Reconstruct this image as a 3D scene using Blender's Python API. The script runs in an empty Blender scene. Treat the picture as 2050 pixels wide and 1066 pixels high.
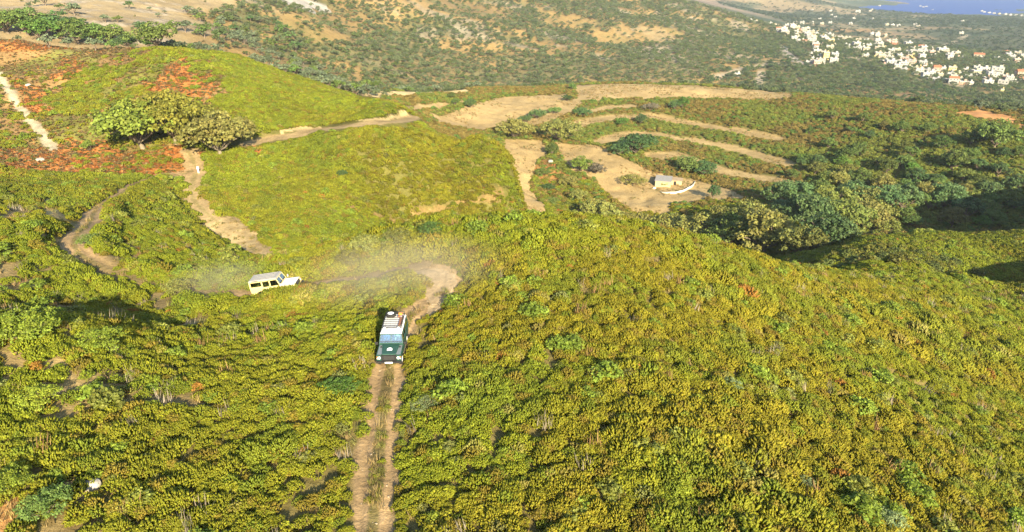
import bpy, bmesh, math, random
import numpy as np
from mathutils import Vector, Matrix

# ------------------------------------------------------------------ camera, sky, sun, exposure
scene = bpy.context.scene
COL = scene.collection
CAM_H = 26.0
PITCH = math.radians(25.0)
FPX = 1336.0                      # focal length in pixels of the 2050 px wide photograph
cam_data = bpy.data.cameras.new("camera")
cam_data.sensor_width = 36.0
cam_data.lens = 36.0 * FPX / 2050.0
cam_data.clip_start = 0.5
cam_data.clip_end = 60000.0
cam = bpy.data.objects.new("camera", cam_data)
cam.location = (0, 0, CAM_H)
cam.rotation_euler = (math.radians(90) - PITCH, 0, 0)
COL.objects.link(cam)
scene.camera = cam

SUN_EL = math.radians(24.0)
SUN_DIR = Vector((0.33, -0.944, 0)).normalized()      # horizontal direction towards the sun
world = bpy.data.worlds.new("World")
scene.world = world
world.use_nodes = True
wn = world.node_tree
bg = wn.nodes["Background"]
sky = wn.nodes.new("ShaderNodeTexSky")
sky.sky_type = 'NISHITA'
sky.sun_disc = False
sky.sun_elevation = SUN_EL
sky.sun_rotation = math.atan2(SUN_DIR.x, SUN_DIR.y)
sky.altitude = 200
wn.links.new(sky.outputs[0], bg.inputs[0])
bg.inputs[1].default_value = 0.10

sl = bpy.data.lights.new("sun", 'SUN')
sl.energy = 5.0
sl.angle = math.radians(0.5)
sl.color = (1.0, 0.86, 0.60)
sun = bpy.data.objects.new("sun", sl)
sdir = Vector((SUN_DIR.x * math.cos(SUN_EL), SUN_DIR.y * math.cos(SUN_EL), math.sin(SUN_EL)))
sun.rotation_euler = sdir.to_track_quat('Z', 'Y').to_euler()
sun.location = sdir * 300
COL.objects.link(sun)

scene.view_settings.view_transform = 'Standard'
scene.view_settings.look = 'None'
scene.view_settings.gamma = 1.0
scene.view_settings.use_curve_mapping = False
scene.view_settings.exposure = 1.68
scene.render.engine = 'CYCLES'
scene.cycles.max_bounces = 5
scene.cycles.diffuse_bounces = 2
scene.cycles.glossy_bounces = 2
scene.cycles.transmission_bounces = 4
scene.cycles.transparent_max_bounces = 8
scene.cycles.volume_bounces = 0
scene.cycles.use_denoising = True

rng = np.random.default_rng(7)
random.seed(7)

# ------------------------------------------------------------------ helpers: pixels, noise
CP, SP = math.cos(PITCH), math.sin(PITCH)
def ray(u, v):
    dx = (u - 1025.0) / FPX
    dy = (533.0 - v) / FPX
    return dx, CP + dy * SP, -SP + dy * CP
def pY(u, v, Y):
    a, b, c = ray(u, v); t = Y / b
    return (a * t, Y, CAM_H + c * t)
def pZ(u, v, z):
    a, b, c = ray(u, v); t = (z - CAM_H) / c
    return (a * t, b * t, z)
def pU(u, Y, z):                    # a point off the sight line: direction of column u near the picture centre
    return ((u - 1025.0) / FPX / CP * Y, Y, z)

def _hash(ix, iy, seed):
    h = (ix.astype(np.int64) * 374761393 + iy.astype(np.int64) * 668265263 + seed * 1442695041) & 0xFFFFFFFF
    h = ((h ^ (h >> 13)) * 1274126177) & 0xFFFFFFFF
    h = h ^ (h >> 16)
    return (h & 0xFFFF) / 65535.0
def vnoise(x, y, seed=0):
    ix = np.floor(x); iy = np.floor(y)
    fx = x - ix; fy = y - iy
    fx = fx * fx * (3 - 2 * fx); fy = fy * fy * (3 - 2 * fy)
    a = _hash(ix, iy, seed); b = _hash(ix + 1, iy, seed)
    c = _hash(ix, iy + 1, seed); d = _hash(ix + 1, iy + 1, seed)
    return (a * (1 - fx) + b * fx) * (1 - fy) + (c * (1 - fx) + d * fx) * fy
def fbm(x, y, size, seed=0, octs=4):
    s = np.zeros_like(np.asarray(x, float)); amp = 1.0; tot = 0.0; f = 1.0 / size
    for k in range(octs):
        s = s + amp * vnoise(x * f + 13.7 * k, y * f - 7.1 * k, seed + k)
        tot += amp; amp *= 0.5; f *= 2.03
    return s / tot
def sstep(a, b, x):
    t = np.clip((x - a) / (b - a), 0, 1)
    return t * t * (3 - 2 * t)

# ------------------------------------------------------------------ terrain heights: smooth surface through surveyed points
CTRL = []
for u, v, z in [
    # ridge with the track, and its flanks
    (748,1066,0),(752,900,0),(770,790,0),(783,720,0),(830,630,0),(900,545,0),(960,620,.3),
    (30,1050,2.2),(180,960,1.6),(300,900,.8),(500,800,.2),(500,960,.2),(100,760,2.2),(60,640,2.6),(150,650,2.2),(250,695,.6),
    (400,700,-1.2),(600,690,-.9),(330,650,-3.2),(480,650,-2.8),(200,600,-4.6),(640,620,-2.2),(700,650,-.8),
    (560,588,-3.0),(700,562,-1.6),(480,590,-3.6),(390,585,-4.2),(270,562,-5.0),(150,490,-4.6),(60,460,-2.6),(420,545,-5.5),
    (560,522,-4.2),(640,500,-2.8),(760,474,-.8),(930,443,.3),(1100,437,0),(1200,443,-1),(1350,468,-2.6),(1450,500,-4.2),(1550,538,-6.2),
    (1100,1000,.3),(1100,750,.5),(1100,550,.5),(1300,900,0),(1300,650,-.5),(1500,1000,-1),(1500,800,-2),(1500,620,-4),
    (1700,900,-4.5),(1700,750,-6.5),(1700,640,-8.8),(1900,1000,-6),(1900,850,-9.2),(1900,740,-12.5),(1900,650,-15.5),(2040,900,-11),
    (2040,720,-17),(2040,640,-20),(1700,585,-11),(1740,517,-20),(1850,540,-21.5),(2045,572,-24),(1640,540,-13)]:
    CTRL.append(pZ(u, v, z))
for u, v, Y in [
    (30,400,95),(0,360,115),(300,450,92),(250,380,115),(350,500,82),
    (100,320,140),(100,220,175),(50,130,215),(200,105,225),(20,80,232),
    (330,102,226),(420,108,226),(510,130,228),(600,158,228),(720,197,228),
    (500,200,180),(550,262,165),(450,312,150),(650,245,180),(380,250,165),
    (820,233,190),(830,250,172),(960,268,168),(1018,300,170),(780,320,150),(900,350,158),(985,360,172),(900,405,152),(955,398,185),(700,380,140),(600,330,148),
    (800,442,145),(600,450,118),(500,492,108),(440,420,122),(390,370,132),(398,345,140),
    # brown hill
    (300,62,310),(450,12,450),(100,5,360),(300,-60,520),(650,60,520),(560,92,420),(480,102,330),(0,30,300),
    # ravine and the slope beyond
    (1750,497,138),(1900,482,148),(2040,484,148),(1830,471,156),(2050,471,158),
    (1650,440,190),(1600,490,175),(1850,450,205),(2000,440,215),(1900,380,235),(1900,300,265),(1750,300,280),(1750,230,330),
    (1700,202,365),(2040,248,300),(1900,228,320),(1600,192,390),(1650,350,255),(1500,400,225),(1400,430,210),
    # fields and terraces
    (1340,365,255),(1120,420,215),(1050,380,235),(1060,290,285),(1180,300,285),(1250,330,265),(1450,330,275),(1350,270,320),(1200,250,325),
    (1500,270,320),(1000,230,330),(900,240,310),(1100,200,365),(1000,196,370),(1200,192,390),(1400,186,400),(1400,170,440),(1200,167,445),
    (1550,187,408),(850,192,330),(750,194,290),(950,178,395),
    # far hillside
    (700,130,480),(850,150,560),(1000,150,640),(1200,150,680),(1400,140,760),(1000,80,800),(800,60,720),(1000,20,1000),(1200,60,950),
    (1200,5,1150),(1350,60,1050),(1430,22,1250),(1000,-60,1250),(1200,-50,1400),(700,-40,800),(1300,-20,1400),(1500,100,950),(1450,60,1150),
    (1540,52,1250),
    # village and plain
    (1600,100,1000),(1640,125,880),(1600,62,1300),(1800,110,1000),(1950,150,860),(2040,160,830),(1800,170,750),(1600,150,780),(1900,200,640),
    (1900,60,1495),(1900,40,1870),(1650,22,2250),(1750,60,1550),(1500,10,2300),(1420,0,2200),(1450,-60,2600),(1300,-40,2600),(1600,2,2800)]:
    CTRL.append(pY(u, v, Y))
for u, Y, z in [
    (640,85,-14),(800,100,-23),(930,100,-25),(1100,100,-26),(1100,150,-46),(1300,110,-33),(1300,150,-49),(1450,110,-37),(1450,150,-48),
    (1040,145,-38),(1055,170,-44),(1000,140,-33),(930,135,-29),(1950,182,-56),(2150,172,-44),(1800,117,-31),(1920,117,-32),(2050,117,-33),(1800,182,-56),(1080,210,-50),(1000,225,-46),
    (900,480,-62),(750,390,-46),(1200,520,-74),(1400,600,-96),(1500,520,-82),(1900,450,-76),(1900,560,-94),(2100,450,-82),(1650,480,-78),
    (550,300,-26),(640,300,-30),(450,270,-12),(250,260,-8),
    (1700,3084,-160),(1875,2700,-160),(2050,2473,-160),(2300,2150,-162),(1900,3300,-176),(2300,3000,-180),(1600,3600,-168),(1400,3600,-70),(2050,5500,-200),(1700,5500,-195),(1300,5500,-120),
    (300,1000,42),(-200,1000,50),(300,2500,55),(800,2500,40),(1100,2500,0),(300,5500,55),(-400,400,12),(-300,200,-2),(-300,100,1),(-300,60,3),
    (-600,30,3),(-200,1800,55),(-200,5500,55),
    (2400,60,-20),(2400,100,-19),(2800,60,-22),(2800,105,-24),(2500,118,-25),(2330,155,-21),(2450,182,-23),(2400,250,-42),(2400,310,-38),(2400,700,-112),(2500,1500,-128),(2600,2500,-172),(2800,300,-30)]:
    CTRL.append(pU(u, Y, z))
for p in [(0,10,0),(0,3,0),(30,12,-5),(60,12,-16),(-25,12,2),(-60,15,4),(90,25,-24),(180,40,-22),(200,100,-24),(-150,60,5)]:
    CTRL.append(p)
CTRL = np.array(CTRL, float)

def al(x, y):
    return np.arctan2(x, y), 0.5 * np.log(x * x + y * y + 1e-6)
ca, cl = al(CTRL[:, 0], CTRL[:, 1])
def tker(d2):
    return np.where(d2 > 1e-12, 0.5 * d2 * np.log(np.maximum(d2, 1e-12)), 0.0)
n = len(ca)
K = tker((ca[:, None] - ca[None]) ** 2 + (cl[:, None] - cl[None]) ** 2)
# tolerance grows with distance so that the surface stays smooth
K[np.arange(n), np.arange(n)] += 2.0e-4
P = np.stack([np.ones(n), ca, cl], 1)
A = np.block([[K, P], [P.T, np.zeros((3, 3))]])
sol = np.linalg.solve(A, np.concatenate([CTRL[:, 2], np.zeros(3)]))
TW, TC = sol[:n], sol[n:]

# polar mesh: dense where the place is looked at, coarse outside
aa = np.concatenate([np.linspace(-1.42, -0.84, 40, endpoint=False), np.linspace(-0.84, 0.84, 760, endpoint=False), np.linspace(0.84, 1.42, 41)])
ll = np.concatenate([np.linspace(math.log(5), math.log(22), 30, endpoint=False), np.linspace(math.log(22), math.log(500), 560, endpoint=False),
                     np.linspace(math.log(500), math.log(7000), 171)])
NA, NL = len(aa), len(ll)
# the spline on every 4th node, then spread
ia = np.unique(np.append(np.arange(0, NA, 4), NA - 1)); il = np.unique(np.append(np.arange(0, NL, 4), NL - 1))
GA, GL = np.meshgrid(aa[ia], ll[il], indexing='ij')
zc = np.zeros(GA.shape)
for k in range(n):
    zc += TW[k] * tker((GA - ca[k]) ** 2 + (GL - cl[k]) ** 2)
zc += TC[0] + TC[1] * GA + TC[2] * GL
tmp = np.stack([np.interp(aa, aa[ia], zc[:, j]) for j in range(zc.shape[1])], 1)
ZG = np.stack([np.interp(ll, ll[il], tmp[i]) for i in range(NA)], 0)
AG, LG = np.meshgrid(aa, ll, indexing='ij')
RG = np.exp(LG)
XG, YG = RG * np.sin(AG), RG * np.cos(AG)
ZG = np.clip(ZG, -230, 75)
# natural unevenness, growing with distance
amp = 0.12 + 0.010 * np.clip(RG, 0, 700)
ZG += (fbm(XG, YG, 24, 3, 3) - .5) * np.clip(amp * 0.9, 0, 3.2) + (fbm(XG, YG, 5, 9, 3) - .5) * np.clip(amp * .35, 0, 1.0)
hill = sstep(85, 120, RG) * sstep(270, 220, RG)
ZG += hill * ((fbm(XG, YG, 38, 15, 3) - .5) * 3.6 - np.clip(.10 - np.abs(fbm(XG, YG, 30, 17, 3) - .5), 0, .1) * 9)
far = sstep(420, 900, RG)
ZG += far * (fbm(XG, YG, 150, 21, 4) - .5) * 21 * (1 - sstep(1300, 2000, RG) * .8) * (1 - sstep(.2, .34, AG))

def grid_ix(x, y):
    a, l = al(np.asarray(x, float), np.asarray(y, float))
    fi = np.interp(a, aa, np.arange(NA)); fj = np.interp(l, ll, np.arange(NL))
    i = np.minimum(fi.astype(int), NA - 2); j = np.minimum(fj.astype(int), NL - 2)
    return i, j, fi - i, fj - j
def gsample(G, x, y):
    i, j, f, g = grid_ix(x, y)
    return (G[i, j] * (1 - f) + G[i + 1, j] * f) * (1 - g) + (G[i, j + 1] * (1 - f) + G[i + 1, j + 1] * f) * g
def H(x, y):
    return gsample(ZG, x, y)
def Hs(x, y):
    return float(H(np.array([x]), np.array([y]))[0])

STEPS = np.exp(np.linspace(math.log(14), math.log(6500), 2600))
def cast(u, v, ymin=0.0):
    """first point of the ground seen along a pixel, looking past anything nearer than ymin"""
    a, b, c = ray(u, v)
    t = STEPS / b
    h = CAM_H + c * t - H(a * t, STEPS)
    ok = (h[:-1] > 0) & (h[1:] <= 0) & (STEPS[1:] > ymin)
    k = np.argmax(ok)
    k0 = min(int(np.searchsorted(STEPS, ymin)), len(STEPS) - 2)
    if not ok[k] or (ymin > 0 and h[k0] <= 0 and STEPS[k] > ymin * 1.8):
        k = k0 if ymin > 0 else len(STEPS) - 2
        return (a * t[k], b * t[k])
    f = h[k] / (h[k] - h[k + 1] + 1e-9)
    f = min(max(f, 0), 1)
    tt = t[k] + (t[k + 1] - t[k]) * f
    return (a * tt, b * tt)
# ------------------------------------------------------------------ map of the place: what covers the ground
def world_poly(pts, ymin=0.0, step=14.0):
    out = []
    m = len(pts)
    for k in range(m):
        p, q = pts[k], pts[(k + 1) % m]
        d = max(1, int(math.hypot(q[0] - p[0], q[1] - p[1]) / step))
        for s in range(d):
            f = s / d
            out.append(cast(p[0] + (q[0] - p[0]) * f, p[1] + (q[1] - p[1]) * f, ymin))
    return np.array(out)
def inpoly(poly, X, Y):
    """True inside a map polygon"""
    res = np.zeros(X.shape, bool)
    lo, hi = poly.min(0), poly.max(0)
    sel = (X >= lo[0]) & (X <= hi[0]) & (Y >= lo[1]) & (Y <= hi[1])
    x, y = X[sel], Y[sel]
    r = np.zeros(x.shape, bool)
    j = len(poly) - 1
    for i in range(len(poly)):
        xi, yi = poly[i]; xj, yj = poly[j]
        if yi != yj:
            c = ((yi > y) != (yj > y)) & (x < (xj - xi) * (y - yi) / (yj - yi) + xi)
            r ^= c
        j = i
    res[sel] = r
    return res
def area(pts, ymin=0.0, soft=1.0, seed=50, X=None, Y=None):
    """map mask with a ragged edge"""
    p = world_poly(pts, ymin)
    X = XG if X is None else X; Y = YG if Y is None else Y
    w = soft * (0.25 + np.sqrt(X * X + Y * Y) * 0.012)
    xx = X + (fbm(X, Y, 7, seed, 3) - .5) * w * 4
    yy = Y + (fbm(X, Y, 7, seed + 9, 3) - .5) * w * 4
    return inpoly(p, xx, yy).astype(float)
def world_line(pts, ymin=0.0, step=10.0):
    out = []
    for k in range(len(pts) - 1):
        p, q = pts[k], pts[k + 1]
        d = max(1, int(math.hypot(q[0] - p[0], q[1] - p[1]) / step))
        for s in range(d):
            f = s / d
            out.append(cast(p[0] + (q[0] - p[0]) * f, p[1] + (q[1] - p[1]) * f, ymin))
    out.append(cast(pts[-1][0], pts[-1][1], ymin))
    return np.array(out)
def smooth_line(L, rounds=3):
    L = L.copy()
    for _ in range(rounds):
        L[1:-1] = .25 * L[:-2] + .5 * L[1:-1] + .25 * L[2:]
    return L
def line_dist(L, X, Y, reach):
    """distance to a map line and signed side distance"""
    D = np.full(X.shape, 1e9)
    lo, hi = L.min(0) - reach, L.max(0) + reach
    sel = (X >= lo[0]) & (X <= hi[0]) & (Y >= lo[1]) & (Y <= hi[1])
    x, y = X[sel], Y[sel]
    d = np.full(x.shape, 1e9)
    for k in range(len(L) - 1):
        ax, ay = L[k]; bx, by = L[k + 1]
        vx, vy = bx - ax, by - ay
        q = vx * vx + vy * vy + 1e-9
        t = np.clip(((x - ax) * vx + (y - ay) * vy) / q, 0, 1)
        d = np.minimum(d, np.hypot(x - ax - t * vx, y - ay - t * vy))
    D[sel] = d
    return D

# --- tracks
TRACK1 = smooth_line(np.vstack([[(-7.2, 14.0), (-7.0, 18.0)], world_line(
    [(746,1064),(752,980),(758,900),(769,800),(780,735),(790,690),(806,648),(832,622),(868,600),(902,574),(913,552),(895,533),(850,527),
     (800,540),(740,555),(680,560),(620,570),(560,586),(480,588),(400,582),(330,574),(270,560),(205,535),(155,507),(142,482),(165,447),
     (205,412),(250,378),(310,352),(385,340)])]), 3)
TRACK2 = smooth_line(world_line([(375,300),(388,322),(396,345),(378,375),(386,400),(412,424),(442,450),(472,474),(505,497),(520,508)]), 2)
TRACK3 = smooth_line(world_line([(500,286),(530,279),(580,271),(650,258),(720,247),(790,240),(822,234)], 150), 2)
TRACK4 = smooth_line(world_line([(-30,110),(0,150),(15,180),(36,212),(62,242),(86,272),(108,300)]), 1)
PATHS5 = [world_line([(640,398),(700,412),(760,433),(800,452)], 100), world_line([(825,424),(900,416),(955,402),(1005,392)], 130)]
ROADS = [world_line([(1565,92),(1578,110),(1598,124),(1625,131)], 600), world_line([(1430,156),(1480,140),(1530,130),(1612,130)], 600),
         world_line([(1518,166),(1526,142)], 600), world_line([(1380,36),(1440,52),(1500,60)], 700),
         world_line([(1890,92),(1915,82),(1935,70)], 700), world_line([(1690,118),(1740,116),(1790,112)], 700)]
d1 = line_dist(TRACK1, XG, YG, 12)
d2 = line_dist(TRACK2, XG, YG, 10)
d3 = line_dist(TRACK3, XG, YG, 10)
d4 = line_dist(TRACK4, XG, YG, 10)
d5 = np.minimum(line_dist(PATHS5[0], XG, YG, 8), line_dist(PATHS5[1], XG, YG, 8))
nz = fbm(XG, YG, 2.2, 31, 3) - .5
nz2 = fbm(XG, YG, 9, 33, 3) - .5
bank = area([(388,448),(400,440),(440,446),(470,436),(505,455),(524,472),(518,496),(490,494),(455,480),(420,462)], 80, .5)
turn = area([(838,606),(858,566),(835,548),(850,526),(900,522),(928,536),(930,556),(905,580),(870,604),(845,622)], 0, 1.3)
lane = sstep(51, 55, YG) * (1 - 2.8 * sstep(-38, -46, XG) * sstep(64, 68, YG))
track_mask = sstep(1.32 - .25 * lane, .92 - .25 * lane, d1 + nz * .9)
hid = sstep(52, 55, YG) * sstep(-47, -43, XG) * sstep(-26.5, -29, XG)
hid = np.maximum(hid, sstep(53, 55, YG) * sstep(-17, -14, XG) * sstep(-7, -9, XG) * .6)
track_mask = track_mask * (1 - hid * .75)
track_mask = np.maximum(track_mask, turn)
# flatten the tracks into the slope: a shallow bed with two ruts
def bed(Z, d, L, half, depth):
    """cut a bed along a map line: the height of the line's own ground, levelled across"""
    zl = np.array([Hs(*p) for p in L])
    for _ in range(8):
        zl[1:-1] = .25 * zl[:-2] + .5 * zl[1:-1] + .25 * zl[2:]
    sel = d < half * 2.6
    x, y = XG[sel], YG[sel]
    best = np.full(x.shape, 1e9); zz = np.zeros(x.shape)
    for k in range(len(L) - 1):
        ax, ay = L[k]; bx, by = L[k + 1]
        vx, vy = bx - ax, by - ay
        t = np.clip(((x - ax) * vx + (y - ay) * vy) / (vx * vx + vy * vy + 1e-9), 0, 1)
        dd = np.hypot(x - ax - t * vx, y - ay - t * vy)
        m = dd < best
        best[m] = dd[m]; zz[m] = (zl[k] * (1 - t) + zl[k + 1] * t)[m]
    w = sstep(half * 2.5, half, best)
    Z[sel] = Z[sel] * (1 - w) + (zz - depth) * w
bed(ZG, d1, TRACK1, 1.5, .12)
bed(ZG, d2, TRACK2, 2.2, .25)
bed(ZG, d3, TRACK3, 2.0, .2)
rut = np.exp(-((d1 - .72) / .22) ** 2)
ZG -= rut * .09 * (d1 < 3)

CRU = np.array([-400, 0, 400, 600, 720, 790, 850, 1000, 1200, 1400, 1600, 1750, 1900, 2050, 2500], float)
CRY = np.array([250, 236, 232, 236, 240, 300, 372, 410, 452, 448, 402, 372, 330, 308, 320], float)
UG = 1025 + FPX * CP * XG / np.maximum(YG, 1)           # column of the map direction
def far_of(x, y):
    return sstep(-8, 8, y - np.interp(1025 + FPX * CP * x / np.maximum(y, 1), CRU, CRY))
FAR = far_of(XG, YG)

F_field = np.zeros(XG.shape)
for pts, ym in [
    ([(1150,171),(1250,168),(1400,172),(1500,180),(1588,187),(1582,199),(1500,201),(1400,198),(1300,197),(1200,200),(1152,204)], 330),
    ([(850,222),(880,233),(940,209),(1010,195),(1080,191),(1136,189),(1142,205),(1122,220),(1062,235),(1012,250),(985,262),(950,262),(880,250)], 215),
    ([(800,214),(870,207),(930,201),(925,209),(860,218),(800,223)], 215),
    ([(1005,279),(1086,281),(1101,300),(1072,332),(1063,370),(1072,392),(1090,408),(1098,432),(1010,445),(990,410),(1005,330)], 200),
    ([(1112,286),(1190,291),(1245,314),(1305,348),(1392,360),(1472,382),(1500,404),(1440,402),(1352,408),(1340,432),(1264,428),(1208,388),(1186,358),(1150,346),(1120,314)], 200)]:
    F_field = np.maximum(F_field, area(pts, ym, .25))
STRIPS = [([(1062,248),(1095,236),(1128,222),(1152,205)], 4.0), ([(1142,258),(1165,246),(1200,238),(1245,232),(1290,232),(1350,240),(1430,255),(1500,266),(1552,277)], 4.2),
          ([(1208,284),(1240,272),(1300,269),(1380,280),(1440,290),(1500,305),(1572,328)], 4.0), ([(1312,312),(1350,309),(1410,330),(1460,345),(1520,355),(1578,366)], 4.2),
          ([(1180,222),(1230,214),(1262,212)], 4.0), ([(1240,330),(1270,345),(1300,362)], 1.3)]
strip = np.zeros(XG.shape)
STRIP_L = []
for pts, w in STRIPS:
    L = world_line(pts, 215); STRIP_L.append(L)
    d = line_dist(L, XG, YG, 14)
    strip = np.maximum(strip, sstep(w * 1.35, w * .9, d + nz2 * 3.8))
    # each strip is a levelled terrace with a step below it
    if w > 2:
        bed(ZG, d, L, w * .7, 0.2)
scar = np.zeros(XG.shape)
for pts, ym in [([(718,190),(760,184),(830,184),(880,180),(936,180),(938,187),(880,188),(820,192),(760,196)], 215),
                ([(560,268),(600,262),(640,258),(640,252),(600,254),(560,262)], 150), ([(690,246),(740,238),(820,228),(818,236),(740,243)], 150)]:
    scar = np.maximum(scar, area(pts, ym, .3))
orange = np.zeros(XG.shape)
for pts, ym in [([(1902,226),(1960,220),(2030,234),(2040,250),(1990,244),(1940,236)], 250), ([(2030,250),(2044,250),(2044,268),(2034,268)], 240)]:
    orange = np.maximum(orange, area(pts, ym, .3))
spots = np.zeros(XG.shape)
for pts in [[(1903,702),(1912,676),(1938,653),(1934,680),(1916,706)], [(1960,662),(1990,655),(1992,661),(1962,668)], [(2022,728),(2050,712),(2060,722),(2030,734)], [(1925,580),(1945,577),(1945,583),(1925,585)],
            [(0,1010),(60,985),(70,1010),(30,1066),(-20,1066)]]:
    spots = np.maximum(spots, area(pts, 0, .3))
dry = np.zeros(XG.shape)
for pts in [[(145,962),(180,945),(222,955),(230,1000),(190,1012),(150,1005)], [(-20,700),(30,695),(50,720),(20,770),(-20,790)], [(-20,900),(30,880),(50,910),(20,950),(-20,950)], [(80,400),(120,395),(130,440),(90,450)],
            [(60,470),(110,460),(118,480),(70,492)], [(240,585),(300,592),(290,606),(240,600)]]:
    dry = np.maximum(dry, area(pts, 0, .9))
GULLY = smooth_line(world_line([(1540,590),(1620,640),(1700,692),(1780,735),(1850,772),(1950,805),(2060,838)]), 2)
dg = line_dist(GULLY, XG, YG, 8)
ZG -= np.exp(-(dg / 1.3) ** 2) * .7
GULLY2 = smooth_line(world_line([(1600,534),(1670,522),(1740,518),(1850,540),(1950,556),(2060,574)]), 2)
dg2 = line_dist(GULLY2, XG, YG, 8)
ZG -= np.exp(-(dg2 / 1.6) ** 2) * 1.1
# reddish bracken and dry turf on the slope to the left
Lslope = area([(-200,60),(0,80),(200,95),(330,104),(420,112),(440,150),(428,190),(410,300),(340,345),(150,345),(0,352),(-200,360)], 0, 1.2)
brk = np.zeros(XG.shape)
for pts in [[(-60,352),(-60,250),(20,290),(60,300),(110,290),(160,275),(215,290),(270,310),(370,285),(395,300),(390,325),(340,345),(220,352),(100,346),(0,358)],
            [(285,195),(300,165),(345,130),(365,110),(385,115),(388,150),(420,160),(410,190),(350,205)],
            [(38,150),(70,160),(88,200),(85,240),(60,235),(38,190)], [(115,120),(140,115),(165,130),(150,150),(128,150)],
            [(0,75),(60,80),(150,92),(140,100),(70,100),(0,98)], [(490,290),(520,300),(515,320),(490,312)]]:
    brk = np.maximum(brk, area(pts, 0, .9))
tear = np.zeros(XG.shape)        # rusty ground near the hut and the small valley
for pts in [[(1068,330),(1100,318),(1130,345),(1175,360),(1200,390),(1225,420),(1110,435),(1085,395)],
            [(1350,402),(1400,398),(1480,405),(1470,435),(1400,445),(1352,432)], [(1000,432),(1010,380),(1060,375),(1085,410),(1095,436)],
            [(1240,316),(1300,345),(1330,352),(1300,356),(1262,338)]]:
    tear = np.maximum(tear, area(pts, 190, .5))
dryhill = FAR * sstep(30, -30, UG - (395 + np.clip(YG - 240, 0, 260) * .75) + (fbm(XG, YG, 40, 77, 3) - .5) * 120)
scree = area([(540,-40),(560,0),(580,14),(620,24),(660,18),(620,2),(600,-40)], 300, .6)
vbare = area([(1785,192),(1830,177),(1890,178),(1880,192),(1815,200)], 420, .5)
vbare = np.maximum(vbare, area([(1650,58),(1740,58),(1800,70),(1740,66),(1660,64)], 700, .4))
vbare = np.maximum(vbare, area([(1596,92),(1640,98),(1630,112),(1600,108)], 700, .4))
goldfield = np.zeros(XG.shape)
for pts in [[(560,30),(640,34),(650,55),(560,60)], [(965,85),(1010,88),(1010,112),(975,108)], [(610,60),(700,70),(690,85),(615,85)], [(1080,20),(1180,40),(1160,60),(1090,50)],
            [(500,72),(540,72),(545,85),(505,88)], [(440,50),(470,50),(470,66),(442,66)], [(1180,60),(1360,55),(1370,80),(1200,95)]]:
    goldfield = np.maximum(goldfield, area(pts, 250, .6))
olivegrove = np.zeros(XG.shape)
for pts in [[(700,100),(760,70),(840,78),(900,105),(960,125),(1000,150),(1000,165),(900,160),(800,150),(720,130)], [(680,90),(740,60),(800,70),(760,110),(700,130)],
            [(1000,110),(1140,120),(1200,130),(1400,120),(1420,160),(1200,160),(1000,160)], [(550,62),(600,62),(604,100),(570,110)]]:
    olivegrove = np.maximum(olivegrove, area(pts, 300, .8))
plain = sstep(-118, -124, ZG - 0) * 0 + sstep(1250, 1500, RG) * sstep(.16, .24, AG)
rside = area([(1585,190),(1750,205),(1900,228),(2060,250),(2300,260),(2300,460),(1850,470),(1700,480),(1560,430),(1500,380),(1580,370),(1560,300),(1600,270)], 150, 1.0)

# --- colours (linear albedo)
def c(r, g, b): return np.array([r, g, b])
COLG = np.zeros(XG.shape + (3,)) + c(.15, .12, .04)          # soil and litter below the heath
def lay(m, col, n1=None, amt=.35):
    global COLG
    cc = np.zeros(XG.shape + (3,)) + col
    if n1 is not None:
        cc = cc * (1 + amt * n1[..., None] * 2)
    COLG = COLG * (1 - m[..., None]) + cc * m[..., None]
nmid = fbm(XG, YG, 14, 41, 4) - .5
nbig = fbm(XG, YG, 60, 43, 4) - .5
nfar = fbm(XG, YG, 34, 44, 4) - .5
dist_green = sstep(60, 160, RG) * (1 - FAR)
lay(dist_green * .8, c(.095, .092, .02), nmid, .5)              # heath litter seen between the shrubs farther off
lay(rside * .8, c(.16, .14, .038), nmid, .6)
lay(Lslope * .9, c(.27, .165, .065), nmid, .5)
lay(Lslope * sstep(.0, .12, fbm(XG, YG, 18, 61, 4) - .52) * .8, c(.135, .15, .028), nmid, .4)
dopen = sstep(110, 95, RG) * np.clip(sstep(620, 300, UG) * sstep(.54, .62, fbm(XG, YG, 7, 131, 4)), 0, 1)
lay(dopen * .9, c(.25, .18, .075), nz, .6)
lay(brk * .9, c(.39, .155, .042), nmid, .5)
lay(tear * .8, c(.25, .135, .045), nmid, .8)
lay(FAR, c(.235, .16, .062), nbig, .5)
lay(FAR * sstep(-.02, .12, nfar), c(.125, .115, .045), nmid, .5)
lay(FAR * sstep(.09, .18, fbm(XG, YG, 48, 66, 4) - .5) * .7, c(.25, .215, .15), nz2, .6)
lay(FAR * olivegrove * .6, c(.15, .13, .058), nmid, .5)
lay(dryhill, c(.265, .20, .105), nbig, .45)
lay(dryhill * sstep(.02, .14, fbm(XG * .6 + YG * .5, YG - XG, 12, 71, 4) - .5) * .7, c(.25, .215, .165), nz, .8)
lay(scree, c(.30, .275, .235), nz2, .5)
lay(goldfield * FAR * .6, c(.28, .19, .065), nz2, .3)
lay(plain, c(.075, .085, .045), nbig, .5)
pf = fbm(XG, YG, 130, 81, 3)
lay(plain * sstep(.60, .66, pf), c(.20, .155, .085), nbig, .4)
lay(plain * sstep(.40, .34, pf), c(.045, .065, .035), nbig, .4)
mt = sstep(-112, -100, ZG) * sstep(1500, 1900, RG) * sstep(.1, .2, AG)
lay(mt, c(.20, .15, .105), nbig, .5)
lay(vbare * .9, c(.25, .16, .075), nz2, .4)
vill = FAR * sstep(.30, .36, AG) * sstep(450, 600, RG) * sstep(1500, 1300, RG)
lay(vill * sstep(.42, .52, fbm(XG, YG, 45, 88, 4)) * .85, c(.085, .09, .036), nmid, .5)
lay(F_field, c(.31, .222, .098), nmid, .22)
lay(strip * .95, c(.31, .222, .098), nz2, .3)
lay(scar, c(.42, .32, .15), nz2, .5)
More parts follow.
